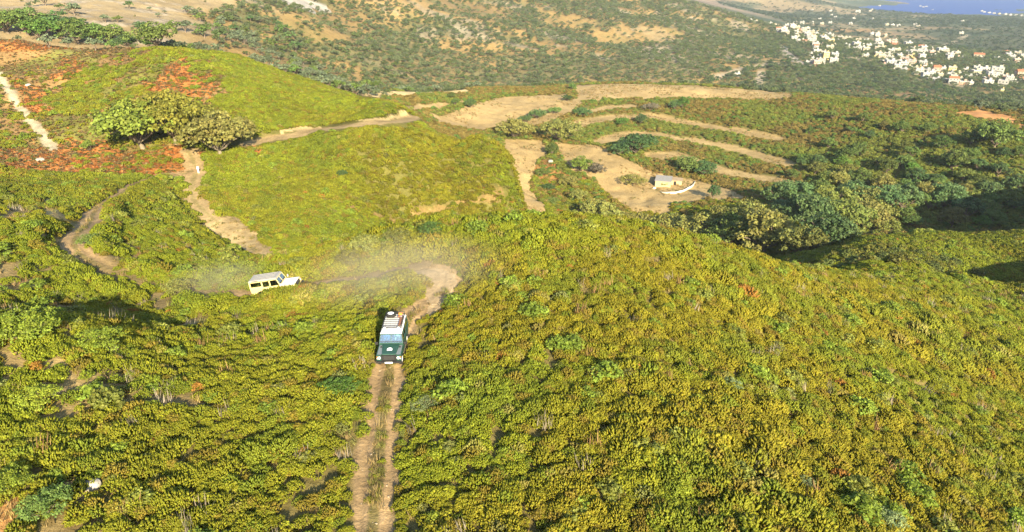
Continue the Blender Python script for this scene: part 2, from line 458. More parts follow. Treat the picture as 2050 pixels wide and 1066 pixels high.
lay(orange, c(.38, .19, .07), nz2, .5)
lay(dry, c(.30, .215, .09), nz, .6)
lay(spots, c(.30, .16, .055), nz, .5)
lay(sstep(.9, .3, d5 + nz * 2) * .7, c(.24, .15, .06), nz, .4)
lay(sstep(1.5, .6, d4 + nz * 2), c(.40, .34, .22), nz, .5)
lay(sstep(2.6, 1.8, d2 + nz * 2.6), c(.33, .24, .115), nz, .3)
lay(sstep(.6, .25, d2 + nz * .8) * .6, c(.19, .16, .055), nz, .6)
lay(bank, c(.36, .265, .125), nz, .6)
lay(sstep(3.0, 2.2, d3 + nz * 1.6), c(.30, .215, .10), nz, .3)
midgrass = sstep(.40, .22, d1 + nz * .35) * sstep(50, 44, YG)
lay(track_mask, c(.30, .205, .102), nz, .35)
lay(turn * .85, c(.34, .255, .15), nz, .25)
midgrass = np.maximum(midgrass, sstep(.5, .2, d1 + nz * .5) * sstep(-36, -44, XG) * sstep(60, 66, YG))
lay(track_mask * midgrass * .8, c(.13, .11, .035), nz, .7)
for k, L in enumerate(ROADS):
    dr = line_dist(L, XG, YG, 30)
    lay(sstep(9.0, 5.5, dr) if k == 0 else sstep(6, 3, dr), c(.27, .235, .19) if k == 0 else c(.30, .25, .17))

# ------------------------------------------------------------------ materials
def mat(name, color, rough=.6, spec=.3, metal=0.0, noise=None, bump=0.0, var=0.0):
    m = bpy.data.materials.new(name); m.use_nodes = True
    nt = m.node_tree; b = nt.nodes["Principled BSDF"]
    b.inputs["Roughness"].default_value = rough
    b.inputs["Metallic"].default_value = metal
    b.inputs["Specular IOR Level"].default_value = spec
    b.inputs["Base Color"].default_value = (*color, 1)
    if noise:
        t = nt.nodes.new("ShaderNodeTexNoise"); t.inputs["Scale"].default_value = noise; t.inputs["Detail"].default_value = 5
        co = nt.nodes.new("ShaderNodeTexCoord"); nt.links.new(co.outputs["Object"], t.inputs["Vector"])
        r = nt.nodes.new("ShaderNodeMapRange"); r.inputs["To Min"].default_value = 1 - var; r.inputs["To Max"].default_value = 1 + var
        nt.links.new(t.outputs["Fac"], r.inputs["Value"])
        mx = nt.nodes.new("ShaderNodeMix"); mx.data_type = 'RGBA'; mx.blend_type = 'MULTIPLY'; mx.inputs[0].default_value = 1
        mx.inputs[6].default_value = (*color, 1); nt.links.new(r.outputs[0], mx.inputs[7])
        nt.links.new(mx.outputs[2], b.inputs["Base Color"])
        if bump:
            bp = nt.nodes.new("ShaderNodeBump"); bp.inputs["Strength"].default_value = bump; bp.inputs["Distance"].default_value = .05
            nt.links.new(t.outputs["Fac"], bp.inputs["Height"]); nt.links.new(bp.outputs[0], b.inputs["Normal"])
    return m

def ground_material():
    m = bpy.data.materials.new("ground_cover"); m.use_nodes = True
    nt = m.node_tree; b = nt.nodes["Principled BSDF"]
    b.inputs["Roughness"].default_value = .95; b.inputs["Specular IOR Level"].default_value = .1
    at = nt.nodes.new("ShaderNodeAttribute"); at.attribute_name = "cover"
    g = nt.nodes.new("ShaderNodeNewGeometry")
    def nz(scale, detail, lo, hi):
        t = nt.nodes.new("ShaderNodeTexNoise"); t.inputs["Scale"].default_value = scale; t.inputs["Detail"].default_value = detail
        t.inputs["Roughness"].default_value = .65
        nt.links.new(g.outputs["Position"], t.inputs["Vector"])
        r = nt.nodes.new("ShaderNodeMapRange"); r.inputs[1].default_value = .3; r.inputs[2].default_value = .7
        r.inputs[3].default_value = lo; r.inputs[4].default_value = hi
        nt.links.new(t.outputs["Fac"], r.inputs[0]); return t, r
    t1, r1 = nz(2.2, 6, .72, 1.30)
    t2, r2 = nz(.22, 5, .80, 1.20)
    mu = nt.nodes.new("ShaderNodeMath"); mu.operation = 'MULTIPLY'
    nt.links.new(r1.outputs[0], mu.inputs[0]); nt.links.new(r2.outputs[0], mu.inputs[1])
    mx = nt.nodes.new("ShaderNodeMix"); mx.data_type = 'RGBA'; mx.blend_type = 'MULTIPLY'; mx.inputs[0].default_value = 1
    nt.links.new(at.outputs["Color"], mx.inputs[6]); nt.links.new(mu.outputs[0], mx.inputs[7])
    nt.links.new(mx.outputs[2], b.inputs["Base Color"])
    bp = nt.nodes.new("ShaderNodeBump"); bp.inputs["Strength"].default_value = .6; bp.inputs["Distance"].default_value = .25
    nt.links.new(t1.outputs["Fac"], bp.inputs["Height"]); nt.links.new(bp.outputs[0], b.inputs["Normal"])
    return m
M_ground = ground_material()

def leaf_material(name, base, vary=.35, hue=.03, transl=.28):
    """leaves: colour x per-leaf variation x per-plant tint"""
    m = bpy.data.materials.new(name); m.use_nodes = True
    nt = m.node_tree; b = nt.nodes["Principled BSDF"]; out = nt.nodes["Material Output"]
    b.inputs["Roughness"].default_value = .62; b.inputs["Specular IOR Level"].default_value = .22
    va = nt.nodes.new("ShaderNodeAttribute"); va.attribute_name = "leafvar"
    if base is None:
        ti = nt.nodes.new("ShaderNodeAttribute"); ti.attribute_type = 'INSTANCER'; ti.attribute_name = "tint"
        src = ti.outputs["Color"]
    else:
        oi = nt.nodes.new("ShaderNodeObjectInfo")
        hs = nt.nodes.new("ShaderNodeHueSaturation"); hs.inputs["Color"].default_value = (*base, 1)
        r = nt.nodes.new("ShaderNodeMapRange"); r.inputs[3].default_value = .5 - hue; r.inputs[4].default_value = .5 + hue
        nt.links.new(oi.outputs["Random"], r.inputs[0]); nt.links.new(r.outputs[0], hs.inputs["Hue"])
        r2 = nt.nodes.new("ShaderNodeMapRange"); r2.inputs[3].default_value = .75; r2.inputs[4].default_value = 1.25
        mlt = nt.nodes.new("ShaderNodeMath"); mlt.operation = 'MULTIPLY'; mlt.inputs[1].default_value = 7.31
        fr = nt.nodes.new("ShaderNodeMath"); fr.operation = 'FRACT'
        nt.links.new(oi.outputs["Random"], mlt.inputs[0]); nt.links.new(mlt.outputs[0], fr.inputs[0]); nt.links.new(fr.outputs[0], r2.inputs[0])
        nt.links.new(r2.outputs[0], hs.inputs["Value"])
        src = hs.outputs["Color"]
    mx = nt.nodes.new("ShaderNodeMix"); mx.data_type = 'RGBA'; mx.blend_type = 'MULTIPLY'; mx.inputs[0].default_value = 1
    nt.links.new(src, mx.inputs[6]); nt.links.new(va.outputs["Color"], mx.inputs[7])
    nt.links.new(mx.outputs[2], b.inputs["Base Color"])
    tr = nt.nodes.new("ShaderNodeBsdfTranslucent"); nt.links.new(mx.outputs[2], tr.inputs["Color"])
    ms = nt.nodes.new("ShaderNodeMixShader"); ms.inputs[0].default_value = transl
    nt.links.new(b.outputs[0], ms.inputs[1]); nt.links.new(tr.outputs[0], ms.inputs[2])
    nt.links.new(ms.outputs[0], out.inputs["Surface"])
    return m
M_scatter = leaf_material("shrub_leaves", None, transl=.38)

# ------------------------------------------------------------------ mesh helpers
def raw_mesh(name, verts, faces4=None, faces3=None, material=None, var=None, smooth=False):
    me = bpy.data.meshes.new(name)
    verts = np.asarray(verts, np.float32)
    me.vertices.add(len(verts)); me.vertices.foreach_set("co", verts.ravel())
    idx = []; starts = []; s = 0
    if faces4 is not None and len(faces4):
        f = np.asarray(faces4, np.int32); idx.append(f.ravel()); starts.append(s + 4 * np.arange(len(f))); s += f.size
    if faces3 is not None and len(faces3):
        f = np.asarray(faces3, np.int32); idx.append(f.ravel()); starts.append(s + 3 * np.arange(len(f))); s += f.size
    idx = np.concatenate(idx).astype(np.int32); starts = np.concatenate(starts).astype(np.int32)
    me.loops.add(len(idx)); me.loops.foreach_set("vertex_index", idx)
    me.polygons.add(len(starts)); me.polygons.foreach_set("loop_start", starts)
    me.update(calc_edges=True)
    if smooth:
        me.polygons.foreach_set("use_smooth", np.ones(len(starts), bool))
    if var is not None:
        a = me.attributes.new("leafvar", 'FLOAT_COLOR', 'POINT')
        a.data.foreach_set("color", np.concatenate([var, np.ones((len(var), 1))], 1).astype(np.float32).ravel())
    if material:
        me.materials.append(material)
    me.validate()
    return me

ii, jj = np.meshgrid(np.arange(NA - 1), np.arange(NL - 1), indexing='ij')
quads = np.stack([ii * NL + jj, ii * NL + jj + 1, (ii + 1) * NL + jj + 1, (ii + 1) * NL + jj], -1).reshape(-1, 4)[:, ::-1]
gm = raw_mesh("ground", np.stack([XG, YG, ZG], -1).reshape(-1, 3), quads, None, M_ground, None, True)
ca_ = gm.attributes.new("cover", 'FLOAT_COLOR', 'POINT')
ca_.data.foreach_set("color", np.concatenate([np.clip(COLG, .01, .8).reshape(-1, 3), np.ones((NA * NL, 1))], 1).astype(np.float32).ravel())
ground = bpy.data.objects.new("ground", gm); COL.objects.link(ground)
ground["kind"] = "structure"

# the sea
M_sea = mat("sea_water", (.003, .042, .20), .55, .06)
def sea_sheet():
    nt = M_sea.node_tree; b = nt.nodes["Principled BSDF"]
    t = nt.nodes.new("ShaderNodeTexNoise"); t.inputs["Scale"].default_value = .02; t.inputs["Detail"].default_value = 6
    g = nt.nodes.new("ShaderNodeNewGeometry"); nt.links.new(g.outputs["Position"], t.inputs["Vector"])
    bp = nt.nodes.new("ShaderNodeBump"); bp.inputs["Strength"].default_value = .3; bp.inputs["Distance"].default_value = 4
    nt.links.new(t.outputs["Fac"], bp.inputs["Height"]); nt.links.new(bp.outputs[0], b.inputs["Normal"])
    S = 30000
    me = raw_mesh("sea", [(-S, 1500, -160), (S, 1500, -160), (S, 2 * S, -160), (-S, 2 * S, -160)], [(0, 1, 2, 3)], None, M_sea)
    o = bpy.data.objects.new("sea", me); COL.objects.link(o); o["kind"] = "structure"
sea_sheet()
# ------------------------------------------------------------------ plants: prototype shapes
def rot_to(dirs):
    """orthonormal frames with z along dirs"""
    d = dirs / np.linalg.norm(dirs, axis=1, keepdims=True)
    ref = np.where(np.abs(d[:, 2:3]) > .9, np.array([[1., 0, 0]]), np.array([[0, 0, 1.]]))
    x = np.cross(ref, d); x /= np.linalg.norm(x, axis=1, keepdims=True)
    y = np.cross(d, x)
    return x, y, d
def var_colors(g, n, lo=.7, hi=1.3, hue=.12):
    v = g.uniform(lo, hi, (n, 1)); h = g.uniform(-hue, hue, (n, 1))
    return np.clip(np.concatenate([v * (1 + h), v, v * (1 - h * .5)], 1), 0, 3)

def heath_mesh(seed, R=.6, Ht=.82, N=190, sl=.27, sw=.06, lean=.85):
    """heather: a dome of upright feathery sprigs"""
    g = np.random.default_rng(seed)
    th = g.uniform(0, 2 * np.pi, N); q = np.sqrt(g.uniform(0, 1, N))
    lump = 1 + .3 * np.sin(th * 3 + seed) * q
    x = R * q * np.cos(th) * lump; y = R * q * np.sin(th) * lump
    z = Ht * np.sqrt(np.clip(1 - (q * .93) ** 2, 0, 1)) * g.uniform(.68, 1.0, N)
    L = sl * g.uniform(.65, 1.35, N); W = sw * g.uniform(.7, 1.4, N)
    d = np.stack([x / R * lean + g.normal(0, .16, N), y / R * lean + g.normal(0, .16, N), np.ones(N)], 1)
    X, Y, D = rot_to(d)
    base = np.stack([x, y, z - L * .75], 1)
    V = []; 
    V.append(base)
    ang = g.uniform(0, 2 * np.pi, N)
    for k in range(3):
        a = ang + k * 2.094
        V.append(base + D * (L * .45)[:, None] + (X * np.cos(a)[:, None] + Y * np.sin(a)[:, None]) * W[:, None])
    V.append(base + D * L[:, None])
    V = np.stack(V, 1).reshape(-1, 3)
    o = np.arange(N)[:, None] * 5
    F = np.concatenate([o + np.array([[0, 2, 1]]), o + np.array([[0, 3, 2]]), o + np.array([[0, 1, 3]]),
                        o + np.array([[1, 2, 4]]), o + np.array([[2, 3, 4]]), o + np.array([[3, 1, 4]])])
    return V, F, np.repeat(var_colors(g, N, .78, 1.22, .08), 5, 0)

def leaf_clumps(g, centers, radii, per, size, flat=.0, up=.35):
    """leaf-sized faces filling clumps; each clump a small uneven ball"""
    N = len(centers) * per
    cc = np.repeat(centers, per, 0); rr = np.repeat(radii, per)
    d = g.normal(0, 1, (N, 3)); d /= np.linalg.norm(d, axis=1, keepdims=True)
    d[:, 2] = np.where(d[:, 2] < -.35, -d[:, 2], d[:, 2])
    p = cc + d * (rr * g.uniform(.45, 1.05, N))[:, None] * np.array([1, 1, 1 - flat])
    nrm = d + g.normal(0, .55, (N, 3)); nrm[:, 2] += up
    X, Y, D = rot_to(nrm)
    s = size * g.uniform(.6, 1.4, N)[:, None]
    asp = g.uniform(.5, .9, N)[:, None]
    a = g.uniform(0, 2 * np.pi, N)[:, None]
    A = X * np.cos(a) + Y * np.sin(a); B = -X * np.sin(a) + Y * np.cos(a)
    V = np.stack([p - A * s, p + B * s * asp, p + A * s, p - B * s * asp], 1).reshape(-1, 3)
    F = np.arange(N)[:, None] * 4 + np.arange(4)[None]
    cv = np.repeat(var_colors(g, len(centers), .78, 1.22, .06), per, 0) * var_colors(g, N, .75, 1.25, .05)
    return V, F, np.repeat(cv, 4, 0)

def bush_mesh(seed, R=.8, Ht=.9, nc=26, per=16, size=.10):
    g = np.random.default_rng(seed)
    th = g.uniform(0, 2 * np.pi, nc); q = np.sqrt(g.uniform(0, 1, nc))
    z = Ht * .78 * np.sqrt(1 - (q * .9) ** 2) * g.uniform(.6, 1.05, nc)
    c_ = np.stack([R * .82 * q * np.cos(th), R * .82 * q * np.sin(th), z], 1)
    return leaf_clumps(g, c_, R * g.uniform(.2, .34, nc), per, size)

def frond_mesh(seed, N=16, L=.6):
    g = np.random.default_rng(seed)
    th = g.uniform(0, 2 * np.pi, N); el = g.uniform(.35, 1.0, N)
    V = []; F = []
    for k in range(N):
        d = np.array([math.cos(th[k]), math.sin(th[k]), 0]); s = np.array([-d[1], d[0], 0])
        l = L * g.uniform(.6, 1.2); w = .13 * l * g.uniform(.7, 1.6)
        p0 = d * .03; p1 = d * l * .5 * math.cos(el[k]) + np.array([0, 0, l * .55 * math.sin(el[k]) + .12]); p2 = d * l + np.array([0, 0, l * .35 * math.sin(el[k])])
        b = len(V)
        V += [p0, p1 - s * w, p1 + s * w, p2]
        F += [[b, b + 1, b + 2], [b + 1, b + 3, b + 2]]
    return np.array(V), np.array(F), np.repeat(var_colors(g, N, .6, 1.35, .12), 4, 0)

def grass_mesh(seed, N=26, L=.35, spread=.25):
    g = np.random.default_rng(seed)
    V = []; F = []
    for k in range(N):
        a = g.uniform(0, 6.283); r = spread * math.sqrt(g.uniform()); p = np.array([r * math.cos(a), r * math.sin(a), -.02])
        b_ = g.uniform(0, 6.283); ln = g.uniform(.1, .7); l = L * g.uniform(.5, 1.3); w = .012 + .014 * g.uniform()
        d = np.array([math.cos(b_) * ln, math.sin(b_) * ln, 1.0]); s = np.array([-math.sin(b_), math.cos(b_), 0]) * w
        o = len(V); V += [p - s, p + s, p + d * l]; F.append([o, o + 1, o + 2])
    return np.array(V), np.array(F), np.repeat(var_colors(g, N, .7, 1.3, .06), 3, 0)

def tube(pts, rads, sides=7):
    """tapered limb along points"""
    V = []; F = []
    pts = [np.array(p, float) for p in pts]
    for k, p in enumerate(pts):
        d = pts[min(k + 1, len(pts) - 1)] - pts[max(k - 1, 0)]
        X, Y, D = rot_to(d[None])
        for s in range(sides):
            a = 2 * math.pi * s / sides
            V.append(p + (X[0] * math.cos(a) + Y[0] * math.sin(a)) * rads[k])
    for k in range(len(pts) - 1):
        for s in range(sides):
            t = (s + 1) % sides
            F.append([k * sides + s, k * sides + t, (k + 1) * sides + t, (k + 1) * sides + s])
    F.append([(len(pts) - 1) * sides + s for s in range(4)])
    return np.array(V), np.array(F)
def join(parts):
    V = []; F = []; o = 0
    for v, f in parts:
        V.append(v); F.append(f + o); o += len(v)
    return np.concatenate(V), np.concatenate(F)

def tree_shape(seed, W=1.0, Ht=1.0, trunk=.22, nc=46, per=22, leaf=.035, lobes=6, spread=.9, low=.0, trad=.035):
    """unit tree: crown W across, Ht high over all; returns trunk and crown geometry"""
    g = np.random.default_rng(seed)
    crown_z0 = trunk * Ht * (1 - low); ch = Ht - crown_z0
    cents = []; rad = []; limbs = []
    tb = np.array([0, 0, -.06 * Ht]); fork = np.array([g.normal(0, .03), g.normal(0, .03), trunk * Ht])
    limbs.append(tube([tb, fork * np.array([.5, .5, .55]), fork], [trad * 1.35, trad, trad * .85]))
    for k in range(lobes):
        a = 2 * math.pi * (k + g.uniform(-.3, .3)) / lobes
        rr = spread * W * .5 * g.uniform(.35, .68) if k else .05
        zc = crown_z0 + ch * (g.uniform(.35, .62) if k else .70)
        lc = np.array([rr * math.cos(a), rr * math.sin(a), zc]); lr = W * g.uniform(.19, .27)
        m = max(3, int(nc / lobes))
        d = g.normal(0, 1, (m, 3)); d /= np.linalg.norm(d, axis=1, keepdims=True); d[:, 2] = np.abs(d[:, 2]) * 1.15 - .42
        cents.append(lc + d * lr * np.array([1.1, 1.1, .85 * ch / max(W, .1) * 1.1])); rad.append(W * g.uniform(.075, .135, m))
        mid = fork * .5 + lc * .5 + np.array([0, 0, -.05 * Ht])
        limbs.append(tube([fork, mid, lc], [trad * .62, trad * .42, trad * .15], 5))
        for q in range(2):
            e = cents[-1][g.integers(0, m)]
            limbs.append(tube([mid * .5 + lc * .5, lc * .4 + e * .6, e], [trad * .3, trad * .2, trad * .08], 4))
    cents = np.concatenate(cents); rad = np.concatenate(rad)
    V, F, C = leaf_clumps(g, cents, rad, per, leaf, .15)
    top = V[:, 2].max()
    tv, tf = join(limbs)
    return (tv, tf), (V, F, C)

PROTO = {}
def proto(kind, geos, quad, material):
    col = bpy.data.collections.new(kind + "_shapes")
    for k, (V, F, C) in enumerate(geos):
        me = raw_mesh(kind, V, F if quad else None, None if quad else F, material, C)
        o = bpy.data.objects.new("%s_%02d" % (kind, k), me); col.objects.link(o)
    PROTO[kind] = col
proto("heath", [heath_mesh(s) for s in range(6)], False, M_scatter)
proto("heath_far", [heath_mesh(20 + s, .62, .8, 70, .36, .11, .8) for s in range(4)], False, M_scatter)
proto("finebush", [bush_mesh(50 + s, .62, .85, 34, 20, .055) for s in range(5)], True, M_scatter)
proto("bush", [bush_mesh(40 + s) for s in range(5)], True, M_scatter)
proto("frond", [frond_mesh(60 + s) for s in range(4)], False, M_scatter)
proto("grass", [grass_mesh(70 + s) for s in range(4)], False, M_scatter)
def tree_geo(*a, **k):
    (tv, tf), (V, F, C) = tree_shape(*a, **k)
    return V, F, C
proto("farcrown", [tree_geo(80 + s, 1.0, .85, .16, 30, 9, .06, 5) for s in range(6)], True, M_scatter)
proto("dotcrown", [tree_geo(90 + s, 1.0, .8, .12, 16, 6, .11, 4) for s in range(4)], True, M_scatter)

def scatter(name, kind, pts, scl, tint, label, cat, idx=None, tilt=.12):
    """plants nobody could count: one object, each plant an instance on a point"""
    N = len(pts)
    me = bpy.data.meshes.new(name)
    me.vertices.add(N); me.vertices.foreach_set("co", np.asarray(pts, np.float32).ravel())
    col = PROTO[kind]; nk = len(col.objects)
    def attr(n, t, key, data):
        a = me.attributes.new(n, t, 'POINT'); a.data.foreach_set(key, data.ravel())
    rot = np.stack([rng.normal(0, tilt, N), rng.normal(0, tilt, N), rng.uniform(0, 6.283, N)], 1)
    attr("rot", 'FLOAT_VECTOR', "vector", rot.astype(np.float32))
    scl = np.asarray(scl)
    if scl.ndim == 1:
        scl = np.repeat(scl[:, None], 3, 1)
    attr("scl", 'FLOAT_VECTOR', "vector", scl.astype(np.float32))
    attr("pick", 'INT', "value", rng.integers(0, nk, N).astype(np.int32))
    attr("tint", 'FLOAT_COLOR', "color", np.concatenate([tint, np.ones((N, 1))], 1).astype(np.float32))
    o = bpy.data.objects.new(name, me); COL.objects.link(o)
    ng = bpy.data.node_groups.new(name + "_plants", 'GeometryNodeTree')
    ng.interface.new_socket("Geometry", in_out='INPUT', socket_type='NodeSocketGeometry')
    ng.interface.new_socket("Geometry", in_out='OUTPUT', socket_type='NodeSocketGeometry')
    gi = ng.nodes.new("NodeGroupInput"); go = ng.nodes.new("NodeGroupOutput")
    iop = ng.nodes.new("GeometryNodeInstanceOnPoints")
    ci = ng.nodes.new("GeometryNodeCollectionInfo"); ci.inputs["Collection"].default_value = col
    ci.inputs["Separate Children"].default_value = True; ci.inputs["Reset Children"].default_value = True
    def na(nm, dt):
        nd = ng.nodes.new("GeometryNodeInputNamedAttribute"); nd.data_type = dt; nd.inputs["Name"].default_value = nm
        return nd.outputs["Attribute"]
    ng.links.new(gi.outputs[0], iop.inputs["Points"]); ng.links.new(ci.outputs[0], iop.inputs["Instance"])
    iop.inputs["Pick Instance"].default_value = True
    ng.links.new(na("pick", 'INT'), iop.inputs["Instance Index"])
    ng.links.new(na("rot", 'FLOAT_VECTOR'), iop.inputs["Rotation"])
    ng.links.new(na("scl", 'FLOAT_VECTOR'), iop.inputs["Scale"])
    ng.links.new(iop.outputs[0], go.inputs[0])
    md = o.modifiers.new("plants", 'NODES'); md.node_group = ng
    o["kind"] = "stuff"; o["label"] = label; o["category"] = cat
    return o

def sample(r0, r1, dens, a0=-.80, a1=.80):
    A = .5 * (a1 - a0) * (r1 * r1 - r0 * r0)
    N = int(A * dens)
    r = np.sqrt(rng.uniform(r0 * r0, r1 * r1, N)); a = rng.uniform(a0, a1, N)
    return r * np.sin(a), r * np.cos(a)
def keep(x, y, p):
    k = rng.uniform(0, 1, len(x)) < p
    return x[k], y[k]
def visible(x, y, h, margin=1.5):
    """ground points not wholly behind a hill (with some slack)"""
    z = H(x, y) + h + margin
    vis = np.ones(len(x), bool)
    for f in np.linspace(.12, .96, 34):
        vis &= (CAM_H + (z - CAM_H) * f) > H(x * f, y * f) - 1.5 - .01 * np.hypot(x, y)
    return vis

MASK_bare = np.clip(track_mask * 1.0 + F_field + strip + scar + orange + spots + sstep(3.0, 1.8, d2 + nz * 3.5) + bank + sstep(5.0, 3.8, d3 + nz) + dry * .85 + sstep(1.0, .5, dg + nz) * .8 + sstep(1.5, .8, dg2 + nz) + sstep(1.2, .6, d5 + nz) * .8
                    + sstep(1.4, .7, d4 + nz * 2), 0, 1)
PAL = dict(lime=c(.226, .258, .018), mustard=c(.262, .230, .018), green=c(.175, .225, .022), brown=c(.24, .175, .028), rust=c(.34, .125, .035),
           grey=c(.20, .21, .13), straw=c(.36, .27, .12), sage=c(.13, .175, .085))
def heath_tint(x, y):
    n1 = fbm(x, y, 16, 101, 4); n2 = fbm(x, y, 5, 107, 3); u = 1025 + FPX * CP * x / y
    r = np.hypot(x, y)
    N = len(x)
    T = np.zeros((N, 3)) + PAL['lime']
    wm = np.clip(sstep(.44, .62, n1) * (.40 + .35 * sstep(600, 1000, u)) + sstep(850, 1300, u) * .30 * sstep(130, 60, r), 0, .9)
    T = T * (1 - wm[:, None]) + PAL['mustard'] * wm[:, None]
    wg = sstep(.56, .68, n2) * .6
    T = T * (1 - wg[:, None]) + PAL['green'] * wg[:, None]
    k = rng.uniform(0, 1, N)
    for lo, hi, nm, w in [(0, .10, 'brown', .75), (.10, .16, 'green', .8), (.16, .165, 'grey', .4), (.165, .170, 'rust', .7), (.17, .19, 'straw', .35)]:
        m = (k >= lo) & (k < hi)
        T[m] = T[m] * (1 - w) + PAL[nm] * w
    return T * rng.uniform(.84, 1.16, (N, 1))

# ------------------------------------------------------------------ heath near and far
x, y = sample(22, 118, 4.4)
u_ = 1025 + FPX * CP * x / y
openn = fbm(x, y, 7, 131, 4)
left_open = sstep(620, 300, u_) * sstep(.56, .63, openn) * .85
valley_open = sstep(52, 60, y) * sstep(500, 300, u_) * sstep(.50, .58, openn) * .6
pits = sstep(.66, .72, fbm(x, y, 2.8, 137, 3)) * .45
p = (1 - gsample(MASK_bare, x, y)) * (1 - left_open) * (1 - valley_open) * (1 - far_of(x, y)) * (1 - pits)
# wheel-worn strip between the ruts stays low, shoulders keep clear of the cars
p *= np.where(gsample(d1, x, y) < np.where(y > 51, .75 - .45 * gsample(hid, x, y) + 1.1 * sstep(-43, -48, x) * sstep(62, 66, y), 1.05), .0, 1.0)
x, y = keep(x, y, p)
bigger = 1 + .40 * sstep(.55, .68, fbm(x, y, 11, 141, 3)) * (rng.uniform(0, 1, len(x)) < .6)
dd_ = gsample(d1, x, y)
lane_ = sstep(51, 54, y) * sstep(4.5, 3.0, dd_)
rim_ = sstep(54, 60, y) * sstep(-40, -25, x) * sstep(75, 68, y)
s = rng.uniform(.48, .95, len(x)) * (.78 + .5 * fbm(x, y, 4.5, 147, 2)) * bigger * (0.62 + .38 * sstep(1.0, 2.4, dd_)) * (1 + .45 * lane_ * (dd_ > 1.1)) * (1 + .30 * rim_ * (rng.uniform(0, 1, len(x)) < .5))
S3 = np.stack([s, s, s * rng.uniform(.75, 1.15, len(x))], 1)
T = heath_tint(x, y)
mix = rng.uniform(0, 1, len(x)) < .22 + .25 * sstep(.5, .62, fbm(x, y, 14, 145, 3))
P3 = np.stack([x, y, H(x, y) - .05], 1)
scatter("heath_shrubland", "heath", P3[~mix], S3[~mix], T[~mix], "dense yellow-green heath shrubs covering the ridge around the rutted track", "shrubs")
scatter("maquis_shrubland", "finebush", P3[mix], S3[mix] * .95, T[mix], "rounded leafy shrubs mixed through the heath on the ridge", "shrubs")

x, y = sample(118, 250, 2.9)
p = (1 - gsample(MASK_bare, x, y)) * (1 - far_of(x, y)) * (1 - gsample(brk, x, y) * .88) * (1 - gsample(tear, x, y) * .7) * (1 - gsample(rside, x, y))
lo_ = gsample(Lslope, x, y)
patch = sstep(.49, .58, fbm(x, y, 15, 61, 4))
p *= 1 - lo_ * (1 - patch * .34) * .98
x, y = keep(x, y, p)
vis = visible(x, y, 1.0); x, y = x[vis], y[vis]
s = rng.uniform(.8, 1.45, len(x))
T = heath_tint(x, y) * rng.uniform(.66, 1.06, (len(x), 1)) * (.80 + .4 * fbm(x, y, 12, 221, 3))[:, None]
scatter("hillside_heath", "heath_far", np.stack([x, y, H(x, y) - .05], 1), np.stack([s, s, s * rng.uniform(.7, 1.0, len(x))], 1), T,
        "bright green heath on the rounded hill and slope behind the ridge", "shrubs")

# darker brown-green scrub on the slope across the ravine and on the terrace banks
x, y = sample(150, 470, .55, -.25, .80)
zone = np.maximum(gsample(rside, x, y), sstep(205, 225, y) * sstep(760, 860, 1025 + FPX * CP * x / y))
p = zone * (1 - gsample(MASK_bare, x, y)) * (1 - far_of(x, y) * .5) * (1 - gsample(tear, x, y) * .6)
x, y = keep(x, y, p)
vis = visible(x, y, 2.0); x, y = x[vis], y[vis]
N = len(x); sd_ = np.full(N, 1e9)
for L_ in STRIP_L:
    sd_ = np.minimum(sd_, line_dist(L_, x, y, 12))
s = rng.uniform(.8, 1.9, N) * (.40 + .60 * sstep(2.5, 7, sd_))
n1 = fbm(x, y, 26, 151, 4)
T = np.where((n1 + rng.normal(0, .09, N) + .16 * sstep(310, 230, y) * gsample(rside, x, y) > .52)[:, None], c(.19, .215, .036), c(.235, .18, .045)) * rng.uniform(.7, 1.25, (N, 1))
gm_ = rng.uniform(0, 1, N) < .12; T[gm_] = c(.13, .21, .04)
scatter("slope_scrub", "bush", np.stack([x, y, H(x, y) - .1], 1), np.stack([s, s, s * rng.uniform(.7, 1.05, N)], 1), T,
        "brown and green scrub on the terrace banks and slope across the ravine", "shrubs")

# bracken, dry turf
x, y = sample(95, 305, 1.6, -.80, .30)
p = np.clip(gsample(brk, x, y) * .8 + gsample(Lslope, x, y) * .10 + gsample(tear, x, y) * .7, 0, 1) * (1 - gsample(MASK_bare, x, y))
x, y = keep(x, y, p); vis = visible(x, y, 1.0); x, y = x[vis], y[vis]
N = len(x); s = rng.uniform(.6, 1.15, N)
T = (c(.48, .17, .042) + rng.uniform(0, 1, (N, 1)) * (c(.44, .27, .09) - c(.46, .18, .045)) * .8) * rng.uniform(.65, 1.2, (N, 1))
k_ = rng.uniform(0, 1, N) < .10; T[k_] = c(.36, .26, .11)
k_ = rng.uniform(0, 1, N) < .12; T[k_] = c(.19, .20, .04)
scatter("bracken", "frond", np.stack([x, y, H(x, y) - .04], 1), s, T, "rust-red bracken carpeting the slope below the big trees and by the hut", "bracken")
x, y = sample(110, 305, 1.3, -.80, -.1)
x, y = keep(x, y, np.clip(gsample(Lslope, x, y) * .8 + gsample(brk, x, y) * .3, 0, 1) * (1 - gsample(MASK_bare, x, y)) * (1 - .7 * sstep(.49, .58, fbm(x, y, 15, 61, 4))))
vis = visible(x, y, 1.0); x, y = x[vis], y[vis]
N = len(x)
T = np.where(rng.uniform(0, 1, (N, 1)) < .7, c(.30, .21, .085), c(.19, .19, .04)) * rng.uniform(.6, 1.25, (N, 1))
scatter("slope_turf", "frond", np.stack([x, y, H(x, y) - .05], 1), rng.uniform(.5, 1.3, N), T, "dry tan turf and low herbs between the bracken of the open slope", "turf")
x, y = sample(22, 130, 1.3)
p = np.clip(.35 + gsample(spots, x, y), 0, 1) * (1 - gsample(track_mask, x, y) * .96)
p = np.where(gsample(d1, x, y) < .36, .95, p) * np.where((gsample(d1, x, y) > .36) & (gsample(d1, x, y) < 1.15), .04, 1) * (1 - gsample(turn, x, y))
x, y = keep(x, y, p)
N = len(x); s = rng.uniform(.6, 1.6, N)
